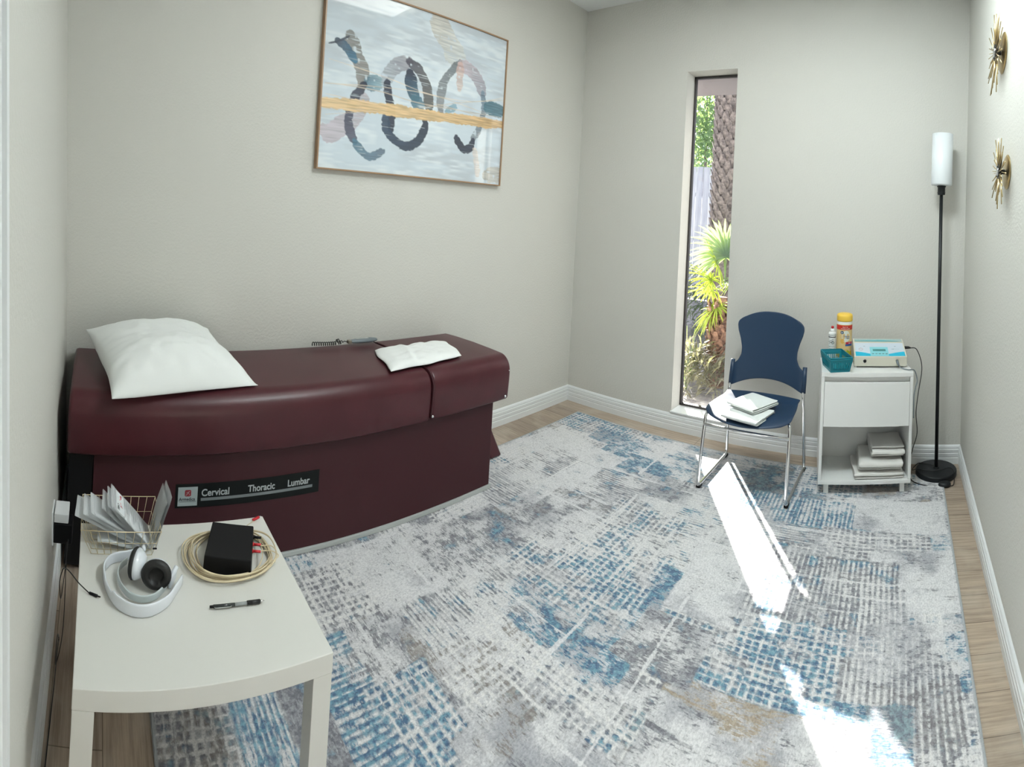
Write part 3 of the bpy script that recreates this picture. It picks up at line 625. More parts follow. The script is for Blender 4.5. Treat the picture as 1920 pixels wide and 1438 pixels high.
PTS = {'plume_dark': [(0.02, 0.325), (0.062, 0.303), (0.109, 0.264)], 'plume_navy': [(0.062, 0.303), (0.1, 0.331), (0.141, 0.387)], 'plume_grey': [(0.115, 0.26), (0.146, 0.364), (0.178, 0.431), (0.182, 0.505)], 'teal_blk': [(0.212, 0.506), (0.266, 0.486)], 'ringL': [(0.192, 0.511), (0.157, 0.579), (0.135, 0.651), (0.127, 0.727), (0.142, 0.792), (0.164, 0.841)], 'ringL2': [(0.164, 0.841), (0.199, 0.89), (0.245, 0.914), (0.297, 0.876)], 'mauve': [(0.017, 0.796), (0.05, 0.806), (0.097, 0.762), (0.157, 0.7), (0.196, 0.593)], 'c_grey': [(0.296, 0.479), (0.314, 0.413), (0.359, 0.353), (0.408, 0.324)], 'c_dark': [(0.408, 0.324), (0.46, 0.357), (0.502, 0.428), (0.522, 0.505), (0.534, 0.585)], 'c_left': [(0.304, 0.477), (0.314, 0.553), (0.332, 0.627), (0.338, 0.744)], 'c_bot': [(0.306, 0.671), (0.318, 0.755), (0.37, 0.81), (0.427, 0.825), (0.484, 0.783), (0.517, 0.696), (0.514, 0.656)], 'c_in': [(0.419, 0.393), (0.429, 0.462), (0.455, 0.538)], 'c_in2': [(0.455, 0.538), (0.481, 0.596)], 'r_left': [(0.699, 0.245), (0.646, 0.321), (0.603, 0.419), (0.596, 0.521), (0.604, 0.586)], 'r_mauve': [(0.709, 0.26), (0.779, 0.282), (0.827, 0.34), (0.854, 0.404)], 'r_blue': [(0.854, 0.404), (0.868, 0.491), (0.845, 0.632), (0.805, 0.72)], 'r_V': [(0.702, 0.73), (0.748, 0.791), (0.791, 0.776), (0.806, 0.729)], 'beige': [(0.572, 0.007), (0.583, 0.079), (0.636, 0.153), (0.681, 0.224)], 'gold': [(0.012, 0.648), (0.264, 0.633), (0.513, 0.622), (0.781, 0.601), (0.994, 0.587)], 'l1': [(0.024, 0.408), (0.295, 0.448), (0.544, 0.492), (0.791, 0.474), (0.991, 0.4)], 'l2': [(0.013, 0.539), (0.259, 0.534), (0.509, 0.558), (1.0, 0.534)], 'l3': [(0.014, 0.545), (0.258, 0.511), (0.544, 0.492), (0.885, 0.533)], 'l4': [(0.016, 0.6), (0.263, 0.611)], 'l5': [(0.02, 0.679), (0.199, 0.654)], 'l6': [(0.473, 0.59), (0.706, 0.503), (0.993, 0.414)], 'l7': [(0.547, 0.54), (0.982, 0.566)], 'l8': [(0.022, 0.711), (0.265, 0.649)], 'tealR': [(0.892, 0.495), (0.997, 0.488)], 'tan': [(0.909, 0.948), (1.005, 0.937)], 'salmon': [(0.701, 0.262), (0.705, 0.409)], 'peach': [(0.822, 0.788), (0.85, 0.946)], 'teal_s': [(0.635, 0.572), (0.683, 0.535)]}
STROKES = [('mauve', .040, (188, 176, 186), (176, 168, 176), .8, .0), ('beige', .060, (196, 190, 178), (205, 208, 205), .8, .15), ('plume_grey', .034, (118, 116, 112), (132, 128, 124), .9, .1), ('plume_navy', .022, (52, 68, 88), (60, 110, 138), .95, .0), ('plume_dark', .006, (50, 60, 76), None, .95, 0),
           ('teal_blk', .030, (96, 132, 150), (130, 160, 172), .9, .05), ('ringL', .021, (36, 42, 62), (84, 86, 106), .95, .0), ('ringL2', .019, (78, 118, 140), (88, 106, 124), .9, .1),
           ('c_grey', .030, (168, 176, 184), (142, 138, 146), .85, .1), ('c_dark', .026, (72, 70, 82), (92, 90, 84), .92, .05), ('c_left', .019, (38, 44, 64), (34, 42, 62), .95, .05), ('c_bot', .021, (60, 78, 100), (30, 40, 60), .97, .0), ('c_in', .030, (38, 46, 68), (72, 110, 130), .97, .0), ('c_in2', .034, (76, 116, 134), (88, 124, 140), .9, .0),
           ('r_left', .022, (96, 104, 110), (136, 140, 144), .9, .08), ('r_mauve', .034, (186, 172, 180), (150, 148, 160), .85, .05), ('r_blue', .018, (112, 134, 152), (124, 132, 140), .9, .08), ('r_V', .022, (36, 44, 64), (44, 52, 72), .97, 0), ('salmon', .022, (190, 160, 152), (214, 196, 188), .8, .1), ('peach', .020, (214, 200, 190), None, .6, .1), ('teal_s', .018, (120, 158, 176), None, .8, .1),
           ('tealR', .034, (84, 120, 134), (92, 128, 142), .95, 0), ('tan', .040, (184, 180, 170), None, .8, .1), ('gold', .024, (222, 192, 146), (206, 172, 124), .97, .0),
           ('l1', .0028, (226, 208, 188), None, .9, 0), ('l2', .0030, (226, 208, 188), (190, 176, 160), .9, 0), ('l3', .0028, (226, 210, 190), None, .9, 0), ('l4', .0026, (222, 200, 176), None, .9, 0), ('l5', .0026, (222, 200, 176), None, .9, 0), ('l6', .0026, (206, 190, 170), None, .9, 0), ('l7', .0028, (206, 190, 170), None, .9, 0), ('l8', .0024, (222, 200, 176), None, .9, 0)]
painting()
#REST_HERE
# ------------------------------------------------------------------ side table
def side_table():
    t = thing('side_table', 'low white square side table in the near left corner, holding headphones and a wire basket', 'side table', P(1.222, 3.195, 0))
    w, d = .278, .307
    b = NB(); box(b, -w, w, -d, d, .40, .45); obj('tabletop', b, m_table, t, bevel=.0022)
    for sx in (-1, 1):
        for sy in (-1, 1):
            b = NB(); box(b, sx * w - (.05 if sx > 0 else 0), sx * w + (.05 if sx < 0 else 0), sy * d - (.05 if sy > 0 else 0), sy * d + (.05 if sy < 0 else 0), .011 if sy > 0 or sx > 0 else .0005, .40)
            for v in b.verts: v.co.x -= .0008 * sx; v.co.y -= .0008 * sy
            if sy < 0 or (sx < 0 and sy < 0):
                for v in b.verts:
                    if v.co.z < .1: v.co.z = .0008
            obj('leg', b, m_table, t, bevel=.0015)
side_table()
TZ = 0.4505
# wire basket
def basket():
    O = P(1.02, 3.375, TZ); t = thing('wire_basket', 'gold wire basket full of clear packets on the white side table', 'basket', O)
    def q(x, y, z): return P(x, y, TZ + z) - O
    # bottom rectangle and rim rectangle
    bt = [(.958, 3.468), (.958, 3.285), (1.085, 3.285), (1.085, 3.468)]; rm = [(.930, 3.502), (.930, 3.262), (1.106, 3.262), (1.106, 3.502)]; H = .083; r = .0008
    def at(side, u, z):
        a, b_ = side, (side + 1) % 4; f = z / H
        x = (bt[a][0] * (1 - u) + bt[b_][0] * u) * (1 - f) + (rm[a][0] * (1 - u) + rm[b_][0] * u) * f
        y = (bt[a][1] * (1 - u) + bt[b_][1] * u) * (1 - f) + (rm[a][1] * (1 - u) + rm[b_][1] * u) * f
        return q(x, y, z + .002)
    b = NB(); tube(b, [at(s, 0, H) for s in range(4)], .0014, 6, closed=True); obj('rim', b, m_gold, t, smooth=True)
    b = NB()
    for zz in (.0, .042): tube(b, [at(s, 0, zz) for s in range(4)], r, 5, closed=True)
    for s, n in ((0, 9), (1, 6), (2, 9), (3, 6)):
        for k in range(n):
            u = k / n; tube(b, [at(s, u, 0), at(s, u, H)], r, 5)
    for k in range(1, 9): tube(b, [at(0, k / 9, 0), at(2, 1 - k / 9, 0)], r, 5)
    for k in range(1, 6): tube(b, [at(1, k / 6, 0), at(3, 1 - k / 6, 0)], r, 5)
    obj('wire_mesh', b, m_gold, t, smooth=True)
basket()
# packets: sheets whose short edge runs along x; long axis from (yb, zb) to (yt, zt)
m_paper = mat('printed_card', (.84, .86, .86), .7)
m_ink = mat('black_ink', (.03, .03, .035), .6); m_ink2 = mat('grey_ink', (.14, .15, .17), .6); m_redink = mat('red_ink', (.55, .03, .08), .6)
m_pad = mat('dark_electrode_pad', (.10, .11, .12), .6)
def packet(label, x0, x1, yb, zb, yt, zt, seed, kind, dxt=0.0, group='clear packets in the wire basket'):
    """kind: card / pads"""
    O = P((x0 + x1) / 2, yb, TZ + zb); t = thing('sealed_packet', label, 'packet', O, 0, group)
    Lv = P(dxt, yt, TZ + zt) - P(0, yb, TZ + zb); L = Lv.length; e2 = Lv.normalized(); e1 = Vector((1, 0, 0)); e1 = (e1 - e2 * e1.dot(e2)).normalized(); nn = e1.cross(e2)
    w = x1 - x0; rnd = random.Random(seed)
    def at(a, c, off=0.0):
        cr = .0016 * nz(a * 60 + seed * 7, c * 60, seed, .35) + .0022 * math.sin(3 * c / L * 2 + seed) * (c / L) + .003 * (c / L) * nz(a * 30, seed, 0, .5)
        return e1 * a + e2 * c + nn * (cr + off)
    b = NB(); wa = w / 2
    grid(b, 10, 16, lambda u, v: at((u - .5) * w, v * L, .0012)); grid(b, 10, 16, lambda u, v: at((u - .5) * w, v * L, -.0012))
    obj('clear_bag', b, m_bag, t, smooth=True, recalc=False)
    b = NB(); 
    for off in (.930, .945): tube(b, [at((u / 8 - .5) * w, L * off, -.0014) for u in range(9)], .0006, 4)
    obj('zip_seal', b, m_bag, t, smooth=True)
    b = NB(); grid(b, 8, 12, lambda u, v: at((u - .5) * w * .88, .01 + v * (L * .80), 0)); c = obj('card_insert', b, m_paper if kind == 'card' else m_pad, t, smooth=True, recalc=False); solid(c, .0006)
    b = NB()
    for k in range(11 if kind == 'card' else 4):
        v0 = .10 + .055 * k; l = rnd.uniform(.3, .8)
        grid(b, 5, 2, lambda u, v: at((u * l - .42) * w * .9, L * (v0 + v * .012), .0017))
        grid(b, 5, 2, lambda u, v: at((u * l - .42) * w * .9, L * (v0 + v * .012), -.0017))
    obj('printed_lines', b, m_ink2, t, recalc=False)
    return t, at, w, L, (e1, e2, nn)
X0, X1 = .963, 1.070
pk = [('clear packet leaning furthest left against the rim of the wire basket', 3.30, .006, 3.520, .098, 1), ('clear packet second from the left in the wire basket', 3.298, .007, 3.496, .112, 2), ('clear packet third from the left in the wire basket', 3.296, .008, 3.474, .120, 3),
      ('clear packet in the middle of the leaning row, just behind two others', 3.293, .009, 3.440, .124, 4), ('clear packet leaning directly behind the one with red lettering', 3.290, .010, 3.425, .136, 5)]
for i, (lb, yb, zb, yt, zt, sd) in enumerate(pk): packet(lb, X0 + .003 * (i % 2), X1 - .004 * (i % 3), yb, zb, yt, zt, sd, 'card', dxt=.01 * (i % 3 - 1))
t, at, w, L, (e1, e2, nn) = packet('clear packet with a white card and red lettering, topmost of the leaning row', X0, X1 + .004, 3.287, .012, 3.412, .146, 9, 'card')
b = NB(); grid(b, 6, 4, lambda u, v: at((u - .5) * w * .9, L * (.68 + v * .20), -.0019)); obj('white_label', b, mat('label_white', (.74, .78, .80), .6), t, recalc=False)
def tm(a, c):
    p = at(a, c, -.0026); f1_, g1_ = e1, -e2; return Matrix(((f1_.x, g1_.x, -nn.x, p.x), (f1_.y, g1_.y, -nn.y, p.y), (f1_.z, g1_.z, -nn.z, p.z), (0, 0, 0, 1)))
text('red_lettering', 'axelgaard', .015, m_redink, t, tm(-.040, L * .775), depth=.0002, bold=.0003)
text('black_lettering', 'CARE', .012, m_ink, t, tm(.012, L * .85), depth=.0002)
packet('clear packet standing upright inside the right end of the wire basket', X0, X1, 3.279, .010, 3.245, .150, 11, 'pads', dxt=-.004)
packet('clear packet standing outermost at the right rim of the wire basket', X0 + .002, X1 + .003, 3.273, .010, 3.232, .158, 12, 'pads', dxt=-.012)
packet('clear packet lying low in the bottom of the wire basket', X0, X1, 3.31, .005, 3.45, .028, 13, 'card')

# headphones
def headphones():
    O = P(1.20, 3.325, TZ); t = thing('headphones', 'white folding headphones with black ear pads on the side table', 'headphones', O)
    def q(x, y, z): return P(x, y, TZ + z) - O
    def band(name, pts, h0, h1, thick, m, sub=5):
        pts = smoothpath([q(x, y, 0) for x, y in pts], sub); n = len(pts); b = NB(); secs = []
        for i, p in enumerate(pts):
            a = pts[max(0, i - 1)]; c = pts[min(n - 1, i + 1)]; tg = (c - a).normalized(); nr = tg.cross(Vector((0, 0, 1))).normalized(); u = i / (n - 1)
            lo = h0(u); hi = h1(u); cs = []
            for k in range(12):
                an = 2 * PI * k / 12; ca, sa = math.cos(an), math.sin(an)
                ex = math.copysign(abs(ca) ** .6, ca) * thick / 2; ez = math.copysign(abs(sa) ** .6, sa) * (hi - lo) / 2
                cs.append(b.verts.new(p + nr * ex + Vector((0, 0, (lo + hi) / 2 + ez))))
            secs.append(cs)
        for A, B_ in zip(secs, secs[1:]):
            for k in range(12): b.faces.new((A[k], A[(k + 1) % 12], B_[(k + 1) % 12], B_[k]))
        b.faces.new(secs[0]); b.faces.new(secs[-1]); return obj(name, b, m, t, smooth=True)
    outer = [(1.093, 3.325), (1.108, 3.365), (1.122, 3.405), (1.155, 3.428), (1.195, 3.430), (1.240, 3.418), (1.278, 3.398), (1.302, 3.366), (1.309, 3.330), (1.300, 3.295), (1.275, 3.260), (1.240, 3.235), (1.205, 3.212)]
    band('outer_headband', outer, lambda u: .0005, lambda u: .030 + .006 * math.sin(PI * u) - (.010 if .36 < u < .46 else 0), .006, m_gloss)
    inner = [(1.125, 3.362), (1.15, 3.383), (1.185, 3.391), (1.222, 3.383), (1.252, 3.362), (1.266, 3.33), (1.258, 3.296), (1.232, 3.268), (1.200, 3.248)]
    band('inner_headband', inner, lambda u: .004, lambda u: .024, .0045, mat('pale_band', (.62, .68, .68), .3))
    def cup(cx, cy, cz, nrm, upv, r):
        nrm = Vector(nrm).normalized(); upv = Vector(upv); s = upv.cross(nrm).normalized(); u_ = nrm.cross(s)
        c = q(cx, cy, cz); m4 = Matrix(((s.x, u_.x, nrm.x, c.x), (s.y, u_.y, nrm.y, c.y), (s.z, u_.z, nrm.z, c.z), (0, 0, 0, 1)))
        b = NB(); lathe(b, [(0, -.026), (.010, -.0255), (.020, -.023), (.029, -.015), (.034, -.005), (.035, .001), (.033, .004), (0, .004)], 32, sx=r / .035, sy=.90 * r / .035, mtx=m4); cc = obj('ear_cup', b, m_gloss, t, smooth=True)
        b = NB(); lathe(b, [(.0, .006), (.015, .006), (.0165, .010), (.020, .0165), (.026, .0175), (.031, .014), (.0345, .008), (.034, .003), (0, .003)], 32, sx=1.03 * r / .035, sy=.95 * r / .035, mtx=m4); e = obj('ear_pad', b, m_leather, cc, smooth=True); e['label'] = 'black padded ear cushion'
        b = NB(); tube(b, [m4 @ Vector((.012 * math.cos(a * PI / 8) + .006, .009 * math.sin(a * PI / 8), -.0252 + .0002 * a * 0)) for a in range(16)], .0006, 5, closed=True); obj('cap_ring', b, m_grey, cc, smooth=True)
    cup(1.175, 3.338, .042, (-.38, -.92, -.02), (0, 0, 1), .042)
    cup(1.215, 3.287, .044, (.90, -.22, .10), (0, -.35, 1), .042)
    b = NB(); tube(b, [q(1.205, 3.247, .018), q(1.188, 3.232, .028), q(1.180, 3.225, .034)], .007, 8); obj('hinge', b, m_gloss, t, smooth=True)
    b = NB(); tube(b, [q(1.095, 3.322, .020), q(1.115, 3.312, .045), q(1.135, 3.318, .056)], [.012, .010, .006], 8, ry=.005); obj('hinge', b, m_gloss, t, smooth=True)
    b = NB(); v = q(1.188, 3.232, .002); box(b, v.x - .012, v.x + .036, v.y - .004, v.y + .004, .002, .030, None)
    bmesh.ops.rotate(b, cent=v, matrix=Matrix.Rotation(R(-30), 3, 'Z'), verts=b.verts); obj('size_slider', b, m_gloss, t, bevel=.003)
    b = NB(); v = q(1.128, 3.283, .058); box(b, v.x - .002, v.x + .002, v.y - .006, v.y + .006, .050, .053); obj('charging_port', b, m_black, t)
headphones()

# black control box with plugs, and lead wires coiled around it
def control_box():
    a = Vector((1.063, 3.015)); t = thing('control_box', 'black plastic control box inside the coil of beige wires on the side table', 'control box', P(1.105, 3.04, TZ), R(0))
    O = Vector(t.location)
    top = [(1.166, 3.145), (1.214, 3.012), (1.060, 2.957), (1.015, 3.085)]
    b = NB(); A = [b.verts.new(P(x, y, TZ + .0015) - O) for x, y in top]; B_ = [b.verts.new(P(x + (1.11 - x) * .03, y + (3.05 - y) * .03, TZ + .050) - O) for x, y in top]
    for i in range(4): b.faces.new((A[i], A[(i + 1) % 4], B_[(i + 1) % 4], B_[i]))
    b.faces.new(A[::-1]); b.faces.new(B_); obj('housing', b, m_black, t, bevel=.003)
    d = Vector((.94, .34 * -1, 0));                     # unused orientation guide
    side = (P(1.214, 3.012, 0) + P(1.060, 2.957, 0)) / 2
    out = Vector((.33, .94, 0)).normalized() 
    alo = (P(1.214, 3.012, 0) - P(1.060, 2.957, 0)).normalized()
    for s, m in ((-.022, m_red), (.008, m_red), (-.055, m_black)):
        p = side + alo * s + Vector((0, 0, TZ + .030)) - O - out * .002
        b = NB(); tube(b, [p, p + out * .004], .0055, 10); tube(b, [p + out * .004, p + out * .026], .0038, 8); obj('plug' if m is m_red else 'switch', b, m, t, smooth=True)
control_box()
def leads():
    O = P(1.11, 3.03, TZ); t = thing('lead_wires', 'coil of flat beige lead wires wound around the black box on the side table', 'wires', O)
    def q(x, y, z): return P(x, y, TZ + z) - O
    rnd = random.Random(4)
    for k in range(11):
        cxx = 1.110 + rnd.uniform(-.008, .010) + .004 * k * .3; cyy = 3.050 + rnd.uniform(-.012, .012); rx = .098 + .005 * rnd.uniform(-1, 1.5); ry_ = .118 + .012 * rnd.uniform(-1, 1.6); ph = rnd.uniform(0, 6)
        pts = []
        for i in range(26):
            an = 2 * PI * i / 26
            ex = math.copysign(abs(math.cos(an)) ** .85, math.cos(an)); ey = math.copysign(abs(math.sin(an)) ** .85, math.sin(an))
            pts.append(q(cxx + rx * ex + .004 * math.sin(3 * an + ph), cyy + ry_ * ey + .004 * math.sin(2 * an + ph), .003 + .0024 * k * (.6 + .4 * math.sin(an + ph)) + .004 * max(0, math.sin(2 * an + ph))))
        b = NB(); tube(b, smoothpath(pts, 3, True), .0033, 6, ry=.0017, closed=True, upv=(0, 0, 1)); obj('wire_loop', b, m_tan, t, smooth=True)
    b = NB()
    for s in (0, .022):
        if s: obj('wire_end', b, m_tan, t, smooth=True); b = NB()
        tube(b, smoothpath([q(1.128 + s, 2.958 + s * .35, .03), q(1.135 + s, 2.925 + s * .3, .03), q(1.160 + s * .7, 2.915, .024), q(1.185, 2.93 + s, .014)], 6), .0016, 6)
    obj('wire_end', b, m_tan, t, smooth=True); b = NB()
    tube(b, smoothpath([q(1.02, 3.0, .004), q(.985, 2.955, .003), q(.966, 2.925, .003)], 5), .0012, 5); obj('wire_end', b, m_tan, t, smooth=True)
    b = NB(); tube(b, [q(.966, 2.93, .005), q(.955, 2.905, .005)], .0042, 8); obj('red_clip', b, m_red, t, smooth=True)
    b = NB(); tube(b, [q(.955, 2.905, .005), q(.951, 2.896, .005)], .0015, 6); obj('metal_tip', b, m_chrome, t, smooth=True)
leads()
def pen():
    p0 = P(1.296, 3.152, TZ + .006); p1 = P(1.304, 3.002, TZ + .006); t = thing('pen', 'black and clear retractable pen lying near the middle of the side table', 'pen', p0)
    d = (p1 - p0); L = d.length; d.normalize()
    def seg(a, c, r0, r1, name, m):
        b = NB(); tube(b, [d * a, d * (a * .5 + c * .5), d * c], [r0, (r0 + r1) / 2, r1], 12); obj(name, b, m, t, smooth=True)
    seg(.0, .010, .003, .0036, 'click_button', m_black); seg(.010, .068, .0045, .0045, 'upper_barrel', mat('smoky_plastic', (.03, .035, .035), .25)); seg(.068, .105, .0042, .0042, 'clear_barrel', mat('clear_barrel_grey', (.30, .32, .32), .2)); seg(.102, .138, .0056, .0052, 'rubber_grip', m_rubber); seg(.138, .150, .004, .001, 'metal_tip', m_chrome)
    b = NB(); u_ = Vector((.0068, 0, .001)); tube(b, [d * .012 + u_ * .5, d * .014 + u_, d * .055 + u_, d * .058 + u_ * .6], .0009, 6); obj('pocket_clip', b, m_lgrey, t)
pen()
# usb lead and wall charger
def charger():
    t = thing('phone_charger', 'black plug-in charger in the wall outlet, its thin lead ending on the side table', 'charger', P(.79, 3.57, .33))
    O = Vector(t.location)
    def q(x, y, z): return P(x, y, z) - O
    b = NB(); v = q(.72, 3.60, .345); w = q(.80, 3.548, .378); box(b, v.x, w.x, v.y, w.y, v.z, w.z); obj('white_adapter', b, m_trim, t, bevel=.003)
    b = NB(); v = q(.735, 3.600, .270); w = q(.80, 3.532, .342); box(b, v.x, w.x, v.y, w.y, v.z, w.z); obj('black_adapter', b, m_black, t, bevel=.004)
    b = NB(); pts = smoothpath([q(.80, 3.545, .29), q(.92, 3.555, .18), q(1.02, 3.56, .30), q(1.12, 3.55, .42), q(1.17, 3.54, .465), q(1.20, 3.525, .478), q(1.22, 3.50, .466), q(1.237, 3.47, .4535)], 8)
    tube(b, pts, .0016, 6); tube(b, smoothpath([q(.80, 3.55, .28), q(.9, 3.545, .06), q(1.0, 3.56, .02), q(1.12, 3.555, .22), q(1.28, 3.545, .36), q(1.2, 3.55, .25), q(1.1, 3.56, .02), q(1.35, 3.565, .01)], 8), .0016, 6); obj('lead', b, m_rubber, t, smooth=True)
    b = NB(); tube(b, [q(1.237, 3.47, .4545), q(1.246, 3.448, .4545)], .0034, 8); tube(b, [q(1.246, 3.448, .4545), q(1.249, 3.440, .4545)], .0018, 6); obj('connector', b, m_black, t, smooth=True)
charger()
t = thing('wall_outlet', 'white wall outlet plate low on the left wall beside the side table', 'outlet', P(.76, fy(.33) - .002, .26))
b = NB(); prism(b, [(.0, .0), (.006, .0), (.006 - LEAN * .12, .12), (-LEAN * .12, .12)], -.04, .04, 'x'); obj('cover_plate', b, m_trim, t, bevel=.0015)
b = NB(); box(b, -.017, .017, .0045, .0075, .02, .05); box(b, -.017, .017, .002, .0055, .07, .10); obj('socket_face', b, m_trim, t)

# ------------------------------------------------------------------ chair
def chair():
    t = thing('stacking_chair', 'navy blue plastic stacking chair with chrome sled frame under the window', 'chair', P(1.74, .48, .011), R(-1))
    # local: x right, y away from the viewer, origin between the feet
    for s in (-1, 1):
        X = .262 * s
        pts = [(.243 * s, .262, .63), (.245 * s, .235, .50), (.248 * s, .215, .45), (.252 * s, .225, .40), (X, .262, .011), (X, -.222, .011), (.255 * s, -.150, .415), (.215 * s, -.10, .432), (.215 * s, .16, .428)]
        b = NB(); tube(b, roundpath(pts, .045, 6), .0098, 12); obj('side_frame', b, m_chrome, t, smooth=True)
        for yy in (.245, -.19):
            b = NB(); box(b, X - .012, X + .012, yy - .02, yy + .02, 0, .014)
            g = obj('glide', b, m_black, t, bevel=.003); g['label'] = 'black plastic floor glide'
    b = NB(); tube(b, [(-.258, -.172, .352), (.258, -.172, .352)], .0078, 10); obj('crossbar', b, m_chrome, t, smooth=True)
    b = NB(); tube(b, [(-.21, .08, .424), (.21, .08, .424)], .0078, 10); obj('crossbar', b, m_chrome, t, smooth=True)
    # seat shell
    def sf(u, v):
        a = 2 * u - 1; y = .205 - .40 * v                       # v from back to front
        hw = .232 + .030 * math.sin(min(1, v * 1.15) * PI / 2) - (.05 * max(0, (v - .86) / .14) ** 2) + .012 * max(0, 1 - v * 6)
        yf = y - .085 * (1 - a * a) * v ** 3 + .035 * (a * a) * max(0, 1 - v * 2.2) * -1
        z = .447 - .014 * (1 - a * a) * math.sin(PI * min(1, v * 1.1)) - .030 * max(0, (v - .72) / .28) ** 2 + .012 * max(0, 1 - v * 4) * (1 - .3 * a * a)
        return Vector((a * hw, yf, z))
    b = NB(); grid(b, 25, 25, sf); solid(obj('seat', b, m_blue, t), .010, 0, 1)
    # backrest
    prof = [(.0, .244), (.16, .243), (.30, .241), (.318, .238), (.335, .222), (.37, .208), (.46, .190), (.56, .190), (.68, .203), (.80, .222), (.88, .229), (.93, .226), (.97, .212), (1.0, .185)]
    def hwid(v):
        for (a, x0), (c, x1) in zip(prof, prof[1:]):
            if a <= v <= c: return x0 + (x1 - x0) * (v - a) / (c - a)
        return prof[-1][1]
    def bf(u, v):
        a = 2 * u - 1; zb = .470 + .062 * (1 - abs(a) ** 2.2); zt = .955 - .045 * abs(a) ** 2.4 
        z = zb + (zt - zb) * v; x = a * hwid(v)
        lean = .225 + .075 * (z - .47) / .49
        y = lean + .030 * (1 - (x / .24) ** 2) - .004
        if abs(a) > .9 and v < .33: y += .012 * (abs(a) - .9) * 10
        return Vector((x, y, z))
    b = NB(); grid(b, 33, 41, bf); solid(obj('backrest', b, m_blue, t), .011, 0, 1)
    for s in (-1, 1):
        b = NB(); tube(b, [(.246 * s, .232, .478), (.246 * s, .247, .55), (.245 * s, .262, .632)], .0145, 12); obj('backrest_sleeve', b, m_blue, t, smooth=True)
chair()
folded('folded_washcloth', 'folded white washcloth lying flat on the chair seat, under another one', 'washcloth', P(1.748, .645, .449), R(-12), .228, .225, 3, .0095, .005, m_wash, seed=3, group='washcloths on the chair', wob=.8)
folded('folded_washcloth', 'small folded white washcloth lying on top of the other one on the chair', 'washcloth', P(1.745, .545, .4785), R(-24), .205, .225, 3, .0105, .005, m_wash, seed=6, group='washcloths on the chair', wob=1.2)

# ------------------------------------------------------------------ white nightstand
CR = R(10.6)
NSX, NSY = 2.378, .290
def nsw(lx, ly, z):                                   # nightstand-local to world; local -y faces the viewer
    return P(NSX, NSY, 0) + Vector((lx * math.cos(CR) - ly * math.sin(CR), lx * math.sin(CR) + ly * math.cos(CR), z))
NH = .702
def nightstand():
    t = thing('nightstand', 'white open-shelf nightstand with one drawer beside the floor lamp', 'nightstand', P(NSX, NSY, .0), CR)
    w, d = .272, .165; m = m_white
    b = NB(); box(b, -w, w, -d, d, .676, NH); obj('top_panel', b, m, t, bevel=.0015)
    for s in (-1, 1):
        b = NB(); box(b, s * w - (.018 if s > 0 else 0), s * w + (.018 if s < 0 else 0), -d + .002, d, .088, .6755); obj('side_panel', b, m, t, bevel=.001)
    b = NB(); box(b, -w, w, -d, d, .066, .0875); obj('bottom_shelf', b, m, t, bevel=.0015)
    b = NB(); box(b, -w + .018, w - .018, d - .006, d - .001, .088, .6755); obj('back_panel', b, m, t)
    b = NB(); box(b, -w + .018, w - .018, -d + .030, d - .01, .385, .397); obj('drawer_rail', b, m, t)
    b = NB(); box(b, -w + .018, w - .018, -d + .026, -d + .040, .600, .6755); obj('recessed_rail', b, m, t)
    dr = bpy.data.objects.new('drawer', None); COL.objects.link(dr); dr.parent = t
    b = NB(); box(b, -w + .0195, w - .0195, -d + .001, -d + .018, .392, .644); obj('drawer_front', b, m, dr, bevel=.001)
    b = NB(); box(b, -w + .026, -w + .036, -d + .018, d - .02, .402, .56); box(b, w - .036, w - .026, -d + .018, d - .02, .402, .56); box(b, -w + .036, w - .036, -d + .018, d - .02, .402, .408); box(b, -w + .036, w - .036, d - .03, d - .02, .402, .56); obj('drawer_tray', b, m, dr)
    for sx in (-1, 1):
        for sy in (-1, 1):
            b = NB(); xx = sx * (w - .048); yy = sy * (d - .03); box(b, xx - .014, xx + .014, yy - .014, yy + .014, .011, .066); obj('leg', b, m, t, bevel=.001)
nightstand()
# towels on its shelf
q = nsw(.120, -.035, .0885)
folded('folded_towel', 'white terry towel at the bottom of the stack inside the nightstand', 'towel', nsw(.085, -.015, .0885), CR + R(1), .30, .25, 3, .012, .008, m_terry, seed=1, group='towels in the nightstand', wob=1.2)
folded('folded_towel', 'white terry towel in the middle of the stack inside the nightstand', 'towel', nsw(.100, -.015, .128), CR - R(2), .26, .25, 3, .021, .010, m_terry, seed=2, group='towels in the nightstand', wob=1.2)
folded('folded_towel', 'white terry towel topmost in the stack inside the nightstand', 'towel', nsw(.142, .0, .194), CR + R(0), .20, .23, 4, .016, .009, m_terry, seed=4, group='towels in the nightstand', wob=1.1)
